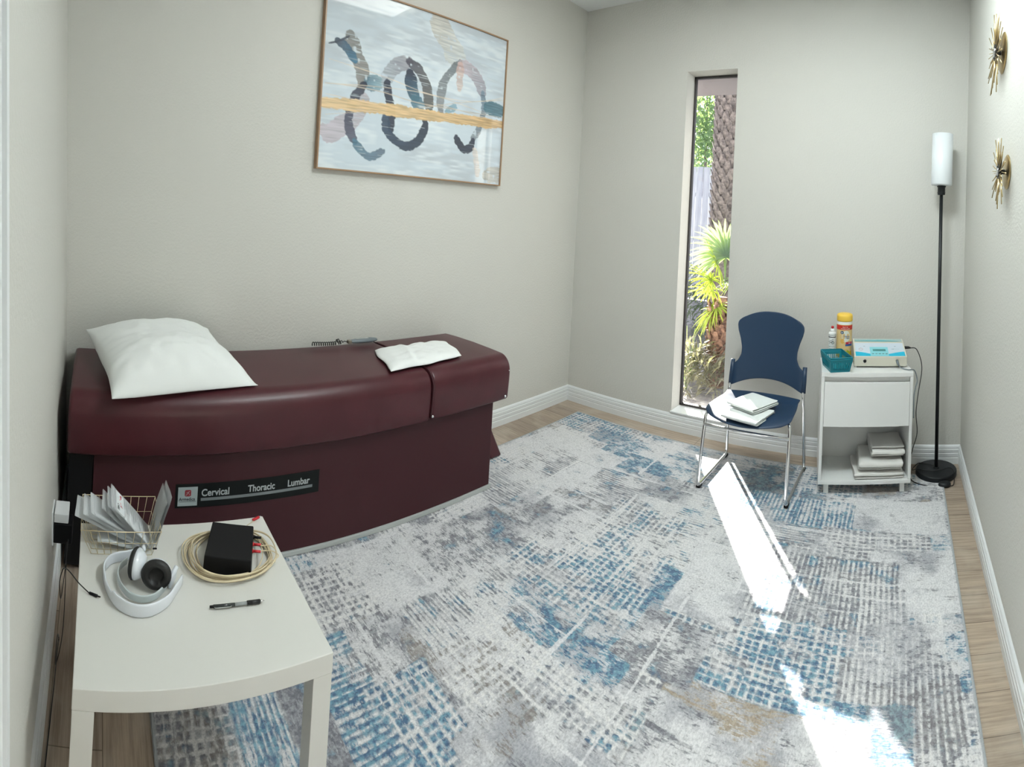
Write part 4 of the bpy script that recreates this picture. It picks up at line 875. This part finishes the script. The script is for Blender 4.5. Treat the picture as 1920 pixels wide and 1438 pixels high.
# wipes canister
def canister():
    p = nsw(-.128, .105, NH + .0005); t = thing('wipes_canister', 'yellow-lidded canister of cleaning wipes standing at the back of the nightstand', 'canister', p, R(14))
    b = NB(); lathe(b, [(0, 0), (.046, 0), (.049, .004), (.049, .245), (.046, .252), (0, .252)], 36); obj('container', b, mat('canister_white', (.74, .77, .76), .35), t, smooth=True)
    b = NB(); lathe(b, [(.0492, .250), (.0505, .254), (.0505, .282), (.047, .292), (.036, .297), (0, .298)], 36); l = obj('lid', b, mat('yellow_plastic', (.85, .55, .07), .4), t, smooth=True)
    b = NB(); tube(b, [(-.02, -.035, .2955), (.03, -.02, .2965), (.035, .01, .2965)], .0015, 5); obj('lid_tab', b, mat('yellow_plastic_dark', (.7, .43, .05), .4), l)
    def wrap(name, m, z0, z1, a0, a1, r, f=None):
        b = NB(); n = 28
        def g(u, v):
            a = R(a0 + (a1 - a0) * u); z = z0 + (z1 - z0) * v + (f(u) if f else 0); return Vector((r * math.cos(a), r * math.sin(a), z))
        grid(b, n, 3, g); return obj(name, b, m, t, smooth=True, recalc=False)
    def patch(name, m, ang, z, ra, rz, r):
        b = NB(); c = b.verts.new((r * math.cos(R(ang)), r * math.sin(R(ang)), z)); V = []
        for k in range(24):
            a = R(ang) + ra * math.cos(2 * PI * k / 24) / r; V.append(b.verts.new((r * math.cos(a), r * math.sin(a), z + rz * math.sin(2 * PI * k / 24))))
        for k in range(24): b.faces.new((c, V[k], V[(k + 1) % 24]))
        return obj(name, b, m, t, recalc=False)
    wrap('label', mat('label_peach', (.72, .53, .25), .5), .030, .232, 150, 390, .0494)
    wrap('label_gold', mat('label_gold', (.62, .42, .03), .5), .022, .075, 150, 390, .0496, lambda u: .008 * math.sin(7 * u))
    wrap('label_red_band', mat('label_red', (.60, .03, .015), .5), .200, .228, 150, 390, .0498)
    wrap('label_stripe', mat('label_stripe_red', (.50, .02, .05), .5), .112, .126, 275, 340, .0500)
    wrap('label_stripe', mat('label_stripe_blue', (.03, .12, .36), .5), .100, .112, 272, 340, .0500)
    patch('label_oval', mat('label_cream', (.72, .74, .68), .5), 275, .160, .026, .036, .0500); patch('label_emblem', mat('label_navy', (.01, .07, .17), .5), 246, .184, .011, .010, .0503); patch('label_lemon', mat('lemon', (.72, .42, .10), .5), 250, .130, .013, .015, .0502); patch('label_green', mat('lime', (.35, .42, .03), .5), 292, .066, .010, .008, .0502)
    def arc(s, size, z, ang, m, name='label_lettering', bold=.0002):
        o = text(name, s, size, m, t, Matrix.Identity(4), depth=.0001, bold=bold, align='CENTER')
        for v in o.data.vertices:
            a = R(ang) + v.co.x / .0506; v.co = Vector(((.0506 + v.co.z) * math.cos(a), (.0506 + v.co.z) * math.sin(a), z + v.co.y))
    mb = mat('lettering_blue', (.03, .13, .32), .5); mw = mat('lettering_white', (.8, .8, .8), .5)
    arc('Cleaning', .0115, .158, 280, mb); arc('Wipes', .0115, .147, 288, mb); arc('Great', .006, .185, 246, mw); arc('Value', .006, .179, 246, mw)
    arc('KILLS 99.9%', .0068, .215, 268, mw); arc('OF VIRUSES & BACTERIA', .0055, .205, 270, mw); arc('KILLS', .006, .116, 305, mw); arc('Lemon Scent', .0058, .075, 275, mat('lettering_brown', (.2, .12, .02), .5))
canister()
def bottle():
    p = nsw(-.205, .090, NH + .0005); t = thing('white_bottle', 'slim white bottle with a red tip standing left of the wipes canister', 'bottle', p)
    b = NB(); lathe(b, [(0, 0), (.0215, 0), (.023, .004), (.023, .155), (.0225, .160), (.024, .162), (.024, .174), (.020, .180), (.014, .184)], 24); obj('body', b, mat('bottle_white', (.76, .78, .77), .35), t, smooth=True)
    b = NB(); lathe(b, [(.014, .184), (.015, .192), (.011, .200), (.008, .202), (0, .202)], 20); obj('cap', b, m_trim, t, smooth=True)
    b = NB(); lathe(b, [(.007, .202), (.009, .204), (.009, .214), (.007, .217), (0, .217)], 16); obj('red_tip', b, m_red, t, smooth=True)
    def arc(name, z0, z1, a0, a1, slope=0):
        b = NB(); grid(b, 12, 2, lambda u, v: Vector((.0233 * math.cos(R(a0 + (a1 - a0) * u)), .0233 * math.sin(R(a0 + (a1 - a0) * u)), z0 + (z1 - z0) * v + slope * u))); obj(name, b, m_ink, t, recalc=False)
    arc('label_band', .148, .153, 180, 360); arc('label_mark', .118, .121, 210, 300, .02); arc('label_mark', .110, .113, 225, 300, .018); arc('label_line', .092, .0935, 215, 320); arc('label_line', .080, .081, 215, 320)
    b = NB(); pts = [Vector((.0236 * math.cos(R(290 + 20 * math.cos(a * PI / 8))), .0236 * math.sin(R(290 + 20 * math.cos(a * PI / 8))), .117 + .006 * math.sin(a * PI / 8))) for a in range(16)]; tube(b, pts, .0012, 5, closed=True); obj('label_oval', b, m_ink, t)
bottle()
def teal_basket(loc, rz, dz, label):
    t = thing('plastic_basket', label, 'basket', loc, rz, 'teal baskets on the nightstand')
    H = .075; bx, by, tx, ty = .057, .085, .068, .110
    def sl(sx0, sx1, sy0, sy1, z): pass
    b = NB(); box(b, -bx, bx, -by, by, 0, .003); obj('base', b, m_teal, t)
    # walls with slots: posts between a lower and an upper band
    def wallp(a0, a1, name):
        b = NB(); n = 15
        def pt(u, z, o=0):
            f = z / H; p0 = Vector((a0[0] * bx * (1 - f) + a0[0] * tx * f, a0[1] * by * (1 - f) + a0[1] * ty * f, z)); p1 = Vector((a1[0] * bx * (1 - f) + a1[0] * tx * f, a1[1] * by * (1 - f) + a1[1] * ty * f, z)); return p0 * (1 - u) + p1 * u
        nn = ((pt(1, 0) - pt(0, 0)).cross(pt(0, H) - pt(0, 0))).normalized() * .0018
        def quad(u0, u1, z0, z1):
            P4 = [pt(u0, z0), pt(u1, z0), pt(u1, z1), pt(u0, z1)]; A = [b.verts.new(p) for p in P4]; B_ = [b.verts.new(p + nn) for p in P4]
            for i in range(4): b.faces.new((A[i], A[(i + 1) % 4], B_[(i + 1) % 4], B_[i]))
            b.faces.new(A[::-1]); b.faces.new(B_)
        quad(0, 1, 0, .013); quad(0, 1, .058, H); quad(0, .10, .013, .058); quad(.90, 1, .013, .058)
        for k in range(8): u = .10 + .80 * (k + .66) / 8.7; quad(u, u + .030, .013, .058)
        obj(name, b, m_teal, t)
    c = [(-1, -1), (1, -1), (1, 1), (-1, 1)]
    for i in range(4): wallp(c[i], c[(i + 1) % 4], 'slotted_wall')
    b = NB(); tube(b, roundpath([(-tx, -ty, H), (tx, -ty, H), (tx, ty, H), (-tx, ty, H), (-tx, -ty, H)], .01, 3), .0032, 6); obj('rim', b, m_teal, t, smooth=True)
p = nsw(-.185, -.075, NH + .0005)
teal_basket(p, CR - R(4) + R(18), 0, 'lower of two nested teal slotted plastic baskets on the nightstand')
teal_basket(p + Vector((0, 0, .0105)), CR - R(4) + R(18), 0, 'upper of two nested teal slotted plastic baskets on the nightstand')
def device():
    p = nsw(.090, .045, NH + .0005); t = thing('therapy_device', 'cream electrotherapy machine with a blue front panel on top of the nightstand', 'medical device', p, CR - R(1))
    w, d = .163, .105
    prf = [(-d, .008), (-d, .066), (d * .40, .118), (d * .44, .120), (d, .130), (d, .008)]
    b = NB(); prism(b, prf, -w, w, 'x'); obj('housing', b, m_cream, t, bevel=.003)
    for sx in (-1, 1):
        for sy in (-1, 1): b = NB(); lathe(b, [(.007, 0), (.007, .008)], 12, cx=sx * (w - .015), cy=sy * (d - .015)); obj('foot', b, m_trim, t)
    # sloped panel plane from (-d,.060) to (.30d,.098)
    a0 = Vector((0, -d, .066)); a1 = Vector((0, d * .40, .118)); e2 = (a1 - a0).normalized(); L = (a1 - a0).length; e1 = Vector((1, 0, 0)); n_ = e1.cross(e2)
    def pl(x, s, o=.0005): return a0 + e1 * x + e2 * s + n_ * o
    def patch(name, m, pts, o): b = NB(); b.faces.new([b.verts.new(pl(x, s, o)) for x, s in pts]); return obj(name, b, m, t, recalc=False)
    fr = patch('front_panel', mat('panel_pale', (.55, .62, .70), .35), [(-w + .010, .006), (w - .010, .006), (w - .010, L - .006), (-w + .010, L - .006)], .0006)
    mc = mat('panel_cyan', (.0, .42, .62), .4)
    pts = [(-w + .010, .006), (w - .010, .006)] + [(w - .010 - (2 * w - .02) * k / 20, .006 + .030 + .016 * math.cos(2 * PI * k / 20)) for k in range(21)]
    patch('panel_wave', mc, pts, .0009)
    patch('display_surround', mat('display_teal', (.22, .58, .64), .35), [(-.062, .008), (.052, .008), (.052, .104), (-.062, .104)], .0013)
    patch('display', mat('display_dark', (.05, .22, .22), .2), [(-.044, .058), (.036, .058), (.036, .080), (-.044, .080)], .0017)
    mk = mat('panel_marks', (.12, .2, .22), .5)
    for k in range(5): b = NB(); c = pl(-.046 + .021 * k, .030, .0016); lathe(b, [(.006, -.0005), (.0062, .0012), (.005, .0018), (0, .0018)], 14, sx=1.2, sy=.8, mtx=Matrix.Translation(c) @ Matrix(((1, 0, 0, 0), (0, e2.y, n_.y, 0), (0, e2.z, n_.z, 0), (0, 0, 0, 1)))); obj('push_button', b, mat('button_grey', (.16, .34, .38), .5), t, smooth=True)
    for x, s in ((-.10, .110), (.095, .110)): patch('panel_mark', mk, [(x, s), (x + .010, s), (x + .010, s + .004), (x, s + .004)], .0012)
    b = NB(); tube(b, [pl(-.118 + .013 * math.cos(a * PI / 6), .078 + .011 * math.sin(a * PI / 6), .0012) for a in range(12)], .0008, 4, closed=True); obj('panel_logo', b, mat('logo_orange', (.6, .18, .12), .5), t)
    patch('panel_line', mk, [(.075, .080), (.092, .080), (.092, .084), (.075, .084)], .0012); patch('panel_line', mat('line_pale', (.35, .45, .5), .5), [(.094, .080), (.125, .080), (.125, .083), (.094, .083)], .0012)
    b0 = Vector((0, d * .44, .1205)); b1 = Vector((0, d, .1305)); f2_ = (b1 - b0).normalized()
    b = NB(); b.faces.new([b.verts.new(b0 + Vector((x, 0, .0006)) + f2_ * s) for x, s in ((-w + .01, .006), (w - .01, .006), (w - .01, .050), (-w + .01, .050))]); obj('rear_panel', b, mat('rear_panel', (.38, .50, .50), .4), t, recalc=False)
    b = NB(); b.faces.new([b.verts.new(b0 + Vector((x, 0, .0010)) + f2_ * s) for x, s in ((-w + .012, .008), (w - .02, .008), (w - .05, .020), (0, .032), (-w + .012, .018))]); obj('rear_panel_stripe', b, mat('rear_stripe', (.10, .42, .45), .4), t, recalc=False)
    for x, m_, nm in ((-.098, m_black, 'socket'),):
        b = NB(); lathe(b, [(.0115, 0), (.0115, .003), (.009, .0035), (.009, .001), (0, .001)], 18, mtx=Matrix.Translation((x, -d, .040)) @ Matrix.Rotation(R(90), 4, 'X')); obj('socket_ring', b, m_chrome, t, smooth=True)
        b = NB(); lathe(b, [(.008, 0), (.007, .010), (0, .011)], 14, mtx=Matrix.Translation((x, -d, .040)) @ Matrix.Rotation(R(90), 4, 'X')); obj('socket', b, m_black, t, smooth=True)
    Mi = Matrix.Translation(p) @ Matrix.Rotation(CR - R(1), 4, 'Z')
    return Mi, w, d
DM, dw, dd = device()
t = thing('patch_cable', 'grey cable plugged into the front of the cream machine on the nightstand', 'cable', DM @ Vector((.100, -dd, .042)))
O = Vector(t.location)
b = NB(); tube(b, [DM @ Vector((.100, -dd - .001, .042)) - O, DM @ Vector((.100, -dd - .022, .036)) - O, DM @ Vector((.106, -dd - .034, .022)) - O], [.0085, .0075, .005], 10); obj('plug', b, m_grey, t, smooth=True)
b = NB(); tube(b, smoothpath([DM @ Vector((.106, -dd - .034, .022)) - O, DM @ Vector((.125, -dd - .040, .008)) - O, nsw(.245, -.13, NH + .006) - O, nsw(.281, -.14, NH + .004) - O, nsw(.298, -.15, NH - .05) - O, nsw(.286, -.165, NH - .09) - O, nsw(.276, -.172, .56) - O, nsw(.277, -.174, .44) - O], 8), .0034, 8); obj('cord', b, m_grey, t, smooth=True)
t = thing('power_cord', 'thin black power cord running from the cream machine down between nightstand and lamp', 'cord', DM @ Vector((dw, .05, .08)))
O = Vector(t.location)
b = NB(); tube(b, [DM @ Vector((dw + .001, .05, .085)) - O, DM @ Vector((dw + .035, .045, .086)) - O, DM @ Vector((dw + .048, .042, .084)) - O], [.010, .008, .004], 10); obj('plug', b, m_rubber, t, smooth=True)
b = NB(); tube(b, smoothpath([DM @ Vector((dw + .045, .042, .084)) - O, P(2.70, .13, .77) - O, P(2.735, .13, .66) - O, P(2.715, .15, .50) - O, P(2.705, .15, .38) - O, P(2.715, .14, .25) - O, P(2.69, .12, .14) - O, P(2.668, .10, .02) - O], 8), .003, 6); obj('cord', b, m_rubber, t, smooth=True)

# ------------------------------------------------------------------ floor lamp
def lamp():
    t = thing('floor_lamp', 'slim black floor lamp with white cylindrical shade in the right corner', 'floor lamp', P(2.843, .152, .0005))
    b = NB(); lathe(b, [(.128, 0), (.131, .004), (.131, .030), (.126, .036), (.02, .040), (.018, .048), (0, .048)], 48); obj('base', b, m_blackm, t, smooth=False, bevel=.001)
    b = NB(); tube(b, [(0, 0, .04), (-.006, 0, .9), (-.012, 0, 1.775)], .0115, 14); obj('pole', b, m_blackm, t, smooth=True)
    b = NB(); lathe(b, [(.016, 1.772), (.025, 1.774), (.025, 1.822), (.029, 1.824), (.029, 1.832), (0, 1.832)], 24, cx=-.012); lathe(b, [(.027, 1.786), (.027, 1.790)], 24, cx=-.012); obj('socket', b, m_blackm, t, bevel=.001)
    b = NB(); lathe(b, [(.050, 1.833), (.066, 1.836), (.069, 1.842), (.069, 2.172), (.066, 2.172), (.066, 1.845), (.0, 1.843)], 40, cx=-.012); obj('lamp_shade', b, m_shade, t, smooth=True)['label'] = 'white cylindrical glass shade'
    b = NB(); lathe(b, [(.013, 1.845), (.016, 1.88), (.028, 1.93), (.028, 1.95), (.018, 1.975), (0, 1.98)], 20, cx=-.012); obj('bulb', b, m_shade, t, smooth=True)
    O = Vector(t.location)
    b = NB(); tube(b, smoothpath([P(2.84, .13, .045) - O, P(2.78, .11, .045) - O, P(2.73, .08, .035) - O, P(2.69, .12, .012) - O, P(2.72, .16, .035) - O, P(2.78, .20, .046) - O, P(2.86, .20, .047) - O, P(2.92, .17, .048) - O, P(2.945, .19, .045) - O, P(2.95, .24, .03) - O, P(2.94, .30, .006) - O, P(2.915, .312, .008) - O], 8), .0028, 6)
    tube(b, smoothpath([P(2.855, .305, .008) - O, P(2.80, .315, .005) - O, P(2.74, .31, .014) - O, P(2.69, .27, .014) - O, P(2.675, .20, .014) - O, P(2.68, .10, .006) - O], 8), .0028, 6); obj('cord', b, m_rubber, t, smooth=True)
    b = NB(); lathe(b, [(.034, 0), (.040, .005), (.038, .018), (.026, .026), (0, .028)], 28, sx=1.0, sy=.72); fs = obj('foot_switch', b, m_blackm, t, smooth=True); fs.location = P(2.885, .307, .002) - O; fs.rotation_euler = (0, 0, R(8))
lamp()

# ------------------------------------------------------------------ sunburst wall ornaments
def sunburst(y, z, rad, n, seed, label):
    t = thing('sunburst_ornament', label, 'wall decoration', P(RW, y, z), 0, 'gold sunburst ornaments on the right wall'); rnd = random.Random(seed)
    Mx = Matrix.Rotation(R(-90), 4, 'Y')                # local z points away from the wall (towards -x)
    b = NB(); lathe(b, [(.0, .001), (rad * .44, .001), (rad * .46, .003), (rad * .40, .009), (0, .010)], 40, mtx=Mx); obj('back_plate', b, m_brass, t, bevel=.001)
    b = NB(); lathe(b, [(.010, .012), (.010, .030)], 12, mtx=Mx); obj('stem', b, m_blackm, t)
    b = NB(); lathe(b, [(rad * .20, .030), (rad * .22, .032), (rad * .22, .038), (rad * .15, .044), (rad * .12, .038), (0, .038)], 32, mtx=Mx); obj('centre_ring', b, mat('dark_centre', (.03, .028, .025), .35, .6), t, bevel=.001)
    b = NB(); lathe(b, [(rad * .13, .039), (rad * .10, .046), (0, .048)], 24, mtx=Mx); obj('centre_glass', b, m_chrome, t, smooth=True)
    for k in range(n):
        a = 2 * PI * (k + rnd.uniform(-.25, .25)) / n; ln = rad * (rnd.uniform(.78, 1.0) if k % 2 else rnd.uniform(.5, .72)); h = .031 + .004 * (k % 3)
        d = Vector((0, math.cos(a), math.sin(a))); b = NB(); tube(b, [d * rad * .14 + Vector((-h, 0, 0)), d * ln + Vector((-h - .006, 0, 0))], .0022, 6); obj('ray', b, m_brass, t, smooth=True)
sunburst(1.29, 2.335, .200, 46, 1, 'upper and larger gold sunburst ornament on the right wall')
sunburst(1.43, 1.79, .158, 40, 2, 'lower and smaller gold sunburst ornament on the right wall')

# ------------------------------------------------------------------ outside the window
m_gravel = bump(mottle(mat('pale_gravel', (.6, .58, .55), .95), (.20, .19, .22), (.42, .40, .42), 18, 6), 60, .6, .02)
b = NB(); wbox(b, -6, 4, -10, -.21, -.16, -.06); struct('ground_outside', b, m_gravel)
b = NB(); wbox(b, -.6, 2.6, -.86, -.21, 2.70, 2.84); struct('trim_3', b, mat('soffit_grey', (.20, .18, .19), .8))
def fence():
    t = thing('board_fence', 'pale vertical board fence beyond the window', 'fence', P(-1.2, -6.2, -.06))
    m = mottle(mat('fence_white', (.6, .6, .66), .7), (.46, .48, .56), (.60, .62, .68), 6, 5, stretch=(3, 3, .4))
    for k in range(22):
        b = NB(); x = -1.6 + k * .15; box(b, x, x + .138, -.01, .012, 0.02, 2.70 + .004 * (k % 3)); obj('board', b, m, t, bevel=.003)
    b = NB()
    for z in (.4, 1.2, 2.1): box(b, -1.6, 1.7, .012, .05, z, z + .08)
    obj('rail', b, m, t)
fence()
m_bark = bump(mottle(mat('palm_bark', (.2, .17, .16), .95), (.10, .085, .09), (.30, .26, .25), 22, 5), 40, .8, .02)
m_boot = mottle(mat('palm_boot', (.3, .16, .1), .9), (.09, .05, .045), (.40, .24, .17), 26, 6)
def boots(t, cx, cy, z0, z1, r, n_per, dz, m, ln, seed):
    rnd = random.Random(seed); b = NB(); k = 0; z = z0
    while z < z1:
        for j in range(n_per):
            a = 2 * PI * (j + .5 * (k % 2)) / n_per + rnd.uniform(-.1, .1); d = Vector((math.cos(a), math.sin(a), 0)); s = Vector((-math.sin(a), math.cos(a), 0)); w = r * .42
            p = Vector((cx, cy, z)) + d * r * .93; q = p + d * ln * .35 + Vector((0, 0, ln)); th = d * .012
            v = [b.verts.new(x) for x in (p - s * w, p + s * w, q + s * w * .35, q - s * w * .35, p - s * w + th, p + s * w + th, q + s * w * .35 + th, q - s * w * .35 + th)]
            for f in ((0, 1, 2, 3), (4, 7, 6, 5), (0, 4, 5, 1), (1, 5, 6, 2), (2, 6, 7, 3), (3, 7, 4, 0)): b.faces.new([v[i] for i in f])
        z += dz; k += 1
    return obj('leaf_bases', b, m, t)
t = thing('palm_tree', 'tall palm tree with a rough cross-hatched trunk at the right of the window view', 'palm tree', P(.42, -2.45, -.06))
b = NB(); tube(b, [(0, 0, 0), (.01, 0, 1.5), (.015, 0, 4.6)], [.17, .155, .155], 20); obj('trunk', b, m_bark, t, smooth=True)
boots(t, .008, 0, 1.0, 4.4, .158, 10, .085, m_bark, .14, 1)
def fan(parent, base, dirv, plen, r, nl, m, seed, droop=.25, spread=300):
    rnd = random.Random(seed); base = Vector(base); dirv = Vector(dirv).normalized(); hub = base + dirv * plen + Vector((0, 0, -.05 * plen))
    b = NB(); tube(b, smoothpath([base, base + dirv * plen * .5 + Vector((0, 0, .02)), hub], 4), .006, 5)
    s = dirv.cross(Vector((0, 0, 1))); s = s.normalized() if s.length > .01 else Vector((1, 0, 0)); nrm = s.cross(dirv).normalized()
    tl = R(rnd.uniform(-35, 35)); s, nrm = s * math.cos(tl) + nrm * math.sin(tl), nrm * math.cos(tl) - s * math.sin(tl)
    for k in range(nl):
        a = R(-spread / 2 + spread * k / (nl - 1)); ln = r * (1 - .35 * abs(a / PI)) * rnd.uniform(.9, 1.05); d = dirv * math.cos(a) + s * math.sin(a); w = .013 * r / .4; sd_ = (d.cross(nrm)).normalized(); prev = None
        for i in range(6):
            u = i / 5; p = hub + d * ln * u + Vector((0, 0, -droop * ln * u ** 2.5)) + nrm * (.03 * math.sin(k * 2.4)) * u; ww = w * (math.sin(PI * min(1, .15 + u * .85)) ** .7 + .02); up_ = nrm * ww * .35
            cur = [b.verts.new(p - sd_ * ww + up_), b.verts.new(p), b.verts.new(p + sd_ * ww + up_)]
            if prev: b.faces.new((prev[0], prev[1], cur[1], cur[0])); b.faces.new((prev[1], prev[2], cur[2], cur[1]))
            prev = cur
    o = obj('frond', b, m, parent, recalc=False); return o
def leafmat(name, c1, c2, sc=5):
    m = mottle(mat(name, c1, .5), c1, c2, sc, 3); N, L, B = nodes(m)
    tr = N.new('ShaderNodeBsdfTranslucent'); tr.inputs[0].default_value = (c2[0] * 1.3, c2[1] * 1.3, c2[2] * .6, 1); mx = N.new('ShaderNodeMixShader'); mx.inputs[0].default_value = .45; out = N['Material Output']
    L.new(B.outputs[0], mx.inputs[1]); L.new(tr.outputs[0], mx.inputs[2]); L.new(mx.outputs[0], out.inputs[0]); return m
m_fan = leafmat('fan_leaf', (.10, .20, .05), (.42, .50, .10)); m_fan2 = leafmat('fan_leaf_blue', (.10, .18, .13), (.30, .40, .26))
t = thing('fan_palm', 'low fan palm with yellow-green fronds on a brown shaggy stump outside the window', 'fan palm', P(.835, -1.33, -.06))
b = NB(); tube(b, [(0, 0, 0), (0, 0, .55), (.02, 0, .86)], [.11, .10, .06], 16); obj('stump', b, m_boot, t, smooth=True)
boots(t, 0, 0, .02, .75, .105, 8, .07, m_boot, .11, 3)
fr = [((.02, 0, .92), (-.35, -.05, .02), .13, .30, 1), ((.02, 0, .95), (-.30, -.25, .25), .16, .34, 2), ((.02, 0, .98), (-.22, .0, .55), .22, .42, 3), ((.03, 0, 1.0), (.02, -.05, 1), .28, .46, 4), ((.03, 0, 1.0), (-.12, .12, .9), .34, .46, 5), ((.02, 0, .85), (-.40, -.15, -.45), .14, .28, 6),
      ((.04, 0, .95), (.35, -.1, .35), .2, .38, 7), ((.02, 0, .85), (-.12, -.35, -.25), .12, .28, 8), ((.02, .02, .9), (.2, .35, .3), .22, .36, 9)]
for i, (p_, d_, pl_, r_, sd_) in enumerate(fr): fan(t, p_, d_, pl_ * 1.0, r_ * 1.0, 26, m_fan2 if i in (3, 4, 8) else m_fan, sd_, spread=250)
t = thing('grass_plant', 'arching grassy plant at the bottom left of the window view', 'plant', P(.62, -1.05, -.06))
b = NB(); rnd = random.Random(8)
for k in range(46):
    a = rnd.uniform(0, 2 * PI); ln = rnd.uniform(.3, .62); d = Vector((math.cos(a), math.sin(a), 0)); s = Vector((-d.y, d.x, 0)); prev = None; lean = rnd.uniform(.25, .8)
    for i in range(7):
        u = i / 6; p_ = d * ln * lean * u ** 1.2 * .6 + Vector((0, 0, ln * (u * 1.1 - .55 * lean * u * u))); w_ = .006 * (1 - u) + .001
        cur = [b.verts.new(p_ - s * w_), b.verts.new(p_ + s * w_)]
        if prev: b.faces.new((prev[0], prev[1], cur[1], cur[0]))
        prev = cur
obj('blades', b, leafmat('grass_leaf', (.12, .22, .12), (.40, .52, .32)), t, recalc=False)
def tree(label, loc, h, r, n, seed, z0):
    t = thing('leafy_tree', label, 'tree', loc); rnd = random.Random(seed)
    b = NB(); tube(b, [(0, 0, 0), (.05, .02, h * .5), (0, .05, h)], [.07, .05, .02], 8); obj('trunk', b, m_bark, t, smooth=True)
    b = NB()
    for k in range(n):
        v = Vector((rnd.gauss(0, 1), rnd.gauss(0, 1), rnd.gauss(0, 1))).normalized() * r * rnd.random() ** .4; p_ = Vector((v.x, v.y, z0 + v.z * 1.3)); a = Vector((rnd.uniform(-1, 1), rnd.uniform(-1, 1), rnd.uniform(-1, 1))).normalized() * .075; c = a.orthogonal().normalized() * .028
        b.faces.new([b.verts.new(x) for x in (p_ - a, p_ + c, p_ + a, p_ - c)])
    f = obj('foliage', b, leafmat('tree_leaf', (.05, .12, .07), (.24, .36, .22)), t, recalc=False)
def shrub(name, label, loc, rx, ry, h, n, seed, m, ll=.16):
    rnd = random.Random(seed); b = NB()
    for k in range(n):
        x = rnd.uniform(-rx, rx); y = rnd.uniform(-ry, ry); z = h * rnd.random() ** .8 * (1 - .4 * (x / rx) ** 2); a = rnd.uniform(0, 2 * PI); d = Vector((math.cos(a), math.sin(a), rnd.uniform(-.2, 1.3))).normalized(); s_ = d.cross(Vector((.3, .2, 1))).normalized() * .012; p_ = Vector((x, y, z)); q_ = p_ + d * ll * rnd.uniform(.6, 1.3); m_ = (p_ + q_) / 2 + Vector((0, 0, .01))
        v = [b.verts.new(c) for c in (p_, m_ + s_, q_ - Vector((0, 0, .03)), m_ - s_)]; b.faces.new(v)
    o = obj(name, b, m, recalc=False); o.location = loc; tag(o, label, 'shrub', kind='stuff'); return o
shrub('ground_cover', 'dense low grey-green shrubbery outside behind the fan palm stump', P(-.15, -3.3, -.05), .75, .5, .95, 1500, 3, leafmat('shrub_leaf', (.035, .07, .06), (.20, .26, .22)), .2)
shrub('undergrowth', 'tangle of thin leaves and dry stems outside at the foot of the fan palm', P(.70, -1.02, -.05), .30, .26, .42, 620, 4, leafmat('undergrowth_leaf', (.06, .06, .07), (.34, .33, .30)), .2)
tree('leafy tree rising above the fence at the left of the window view', P(-2.05, -7.6, -.06), 4.6, .75, 2200, 5, 3.65)
tree('smaller leafy tree behind the tall palm trunk beyond the fence', P(-.75, -8.6, -.06), 4.4, .7, 1200, 6, 3.9)
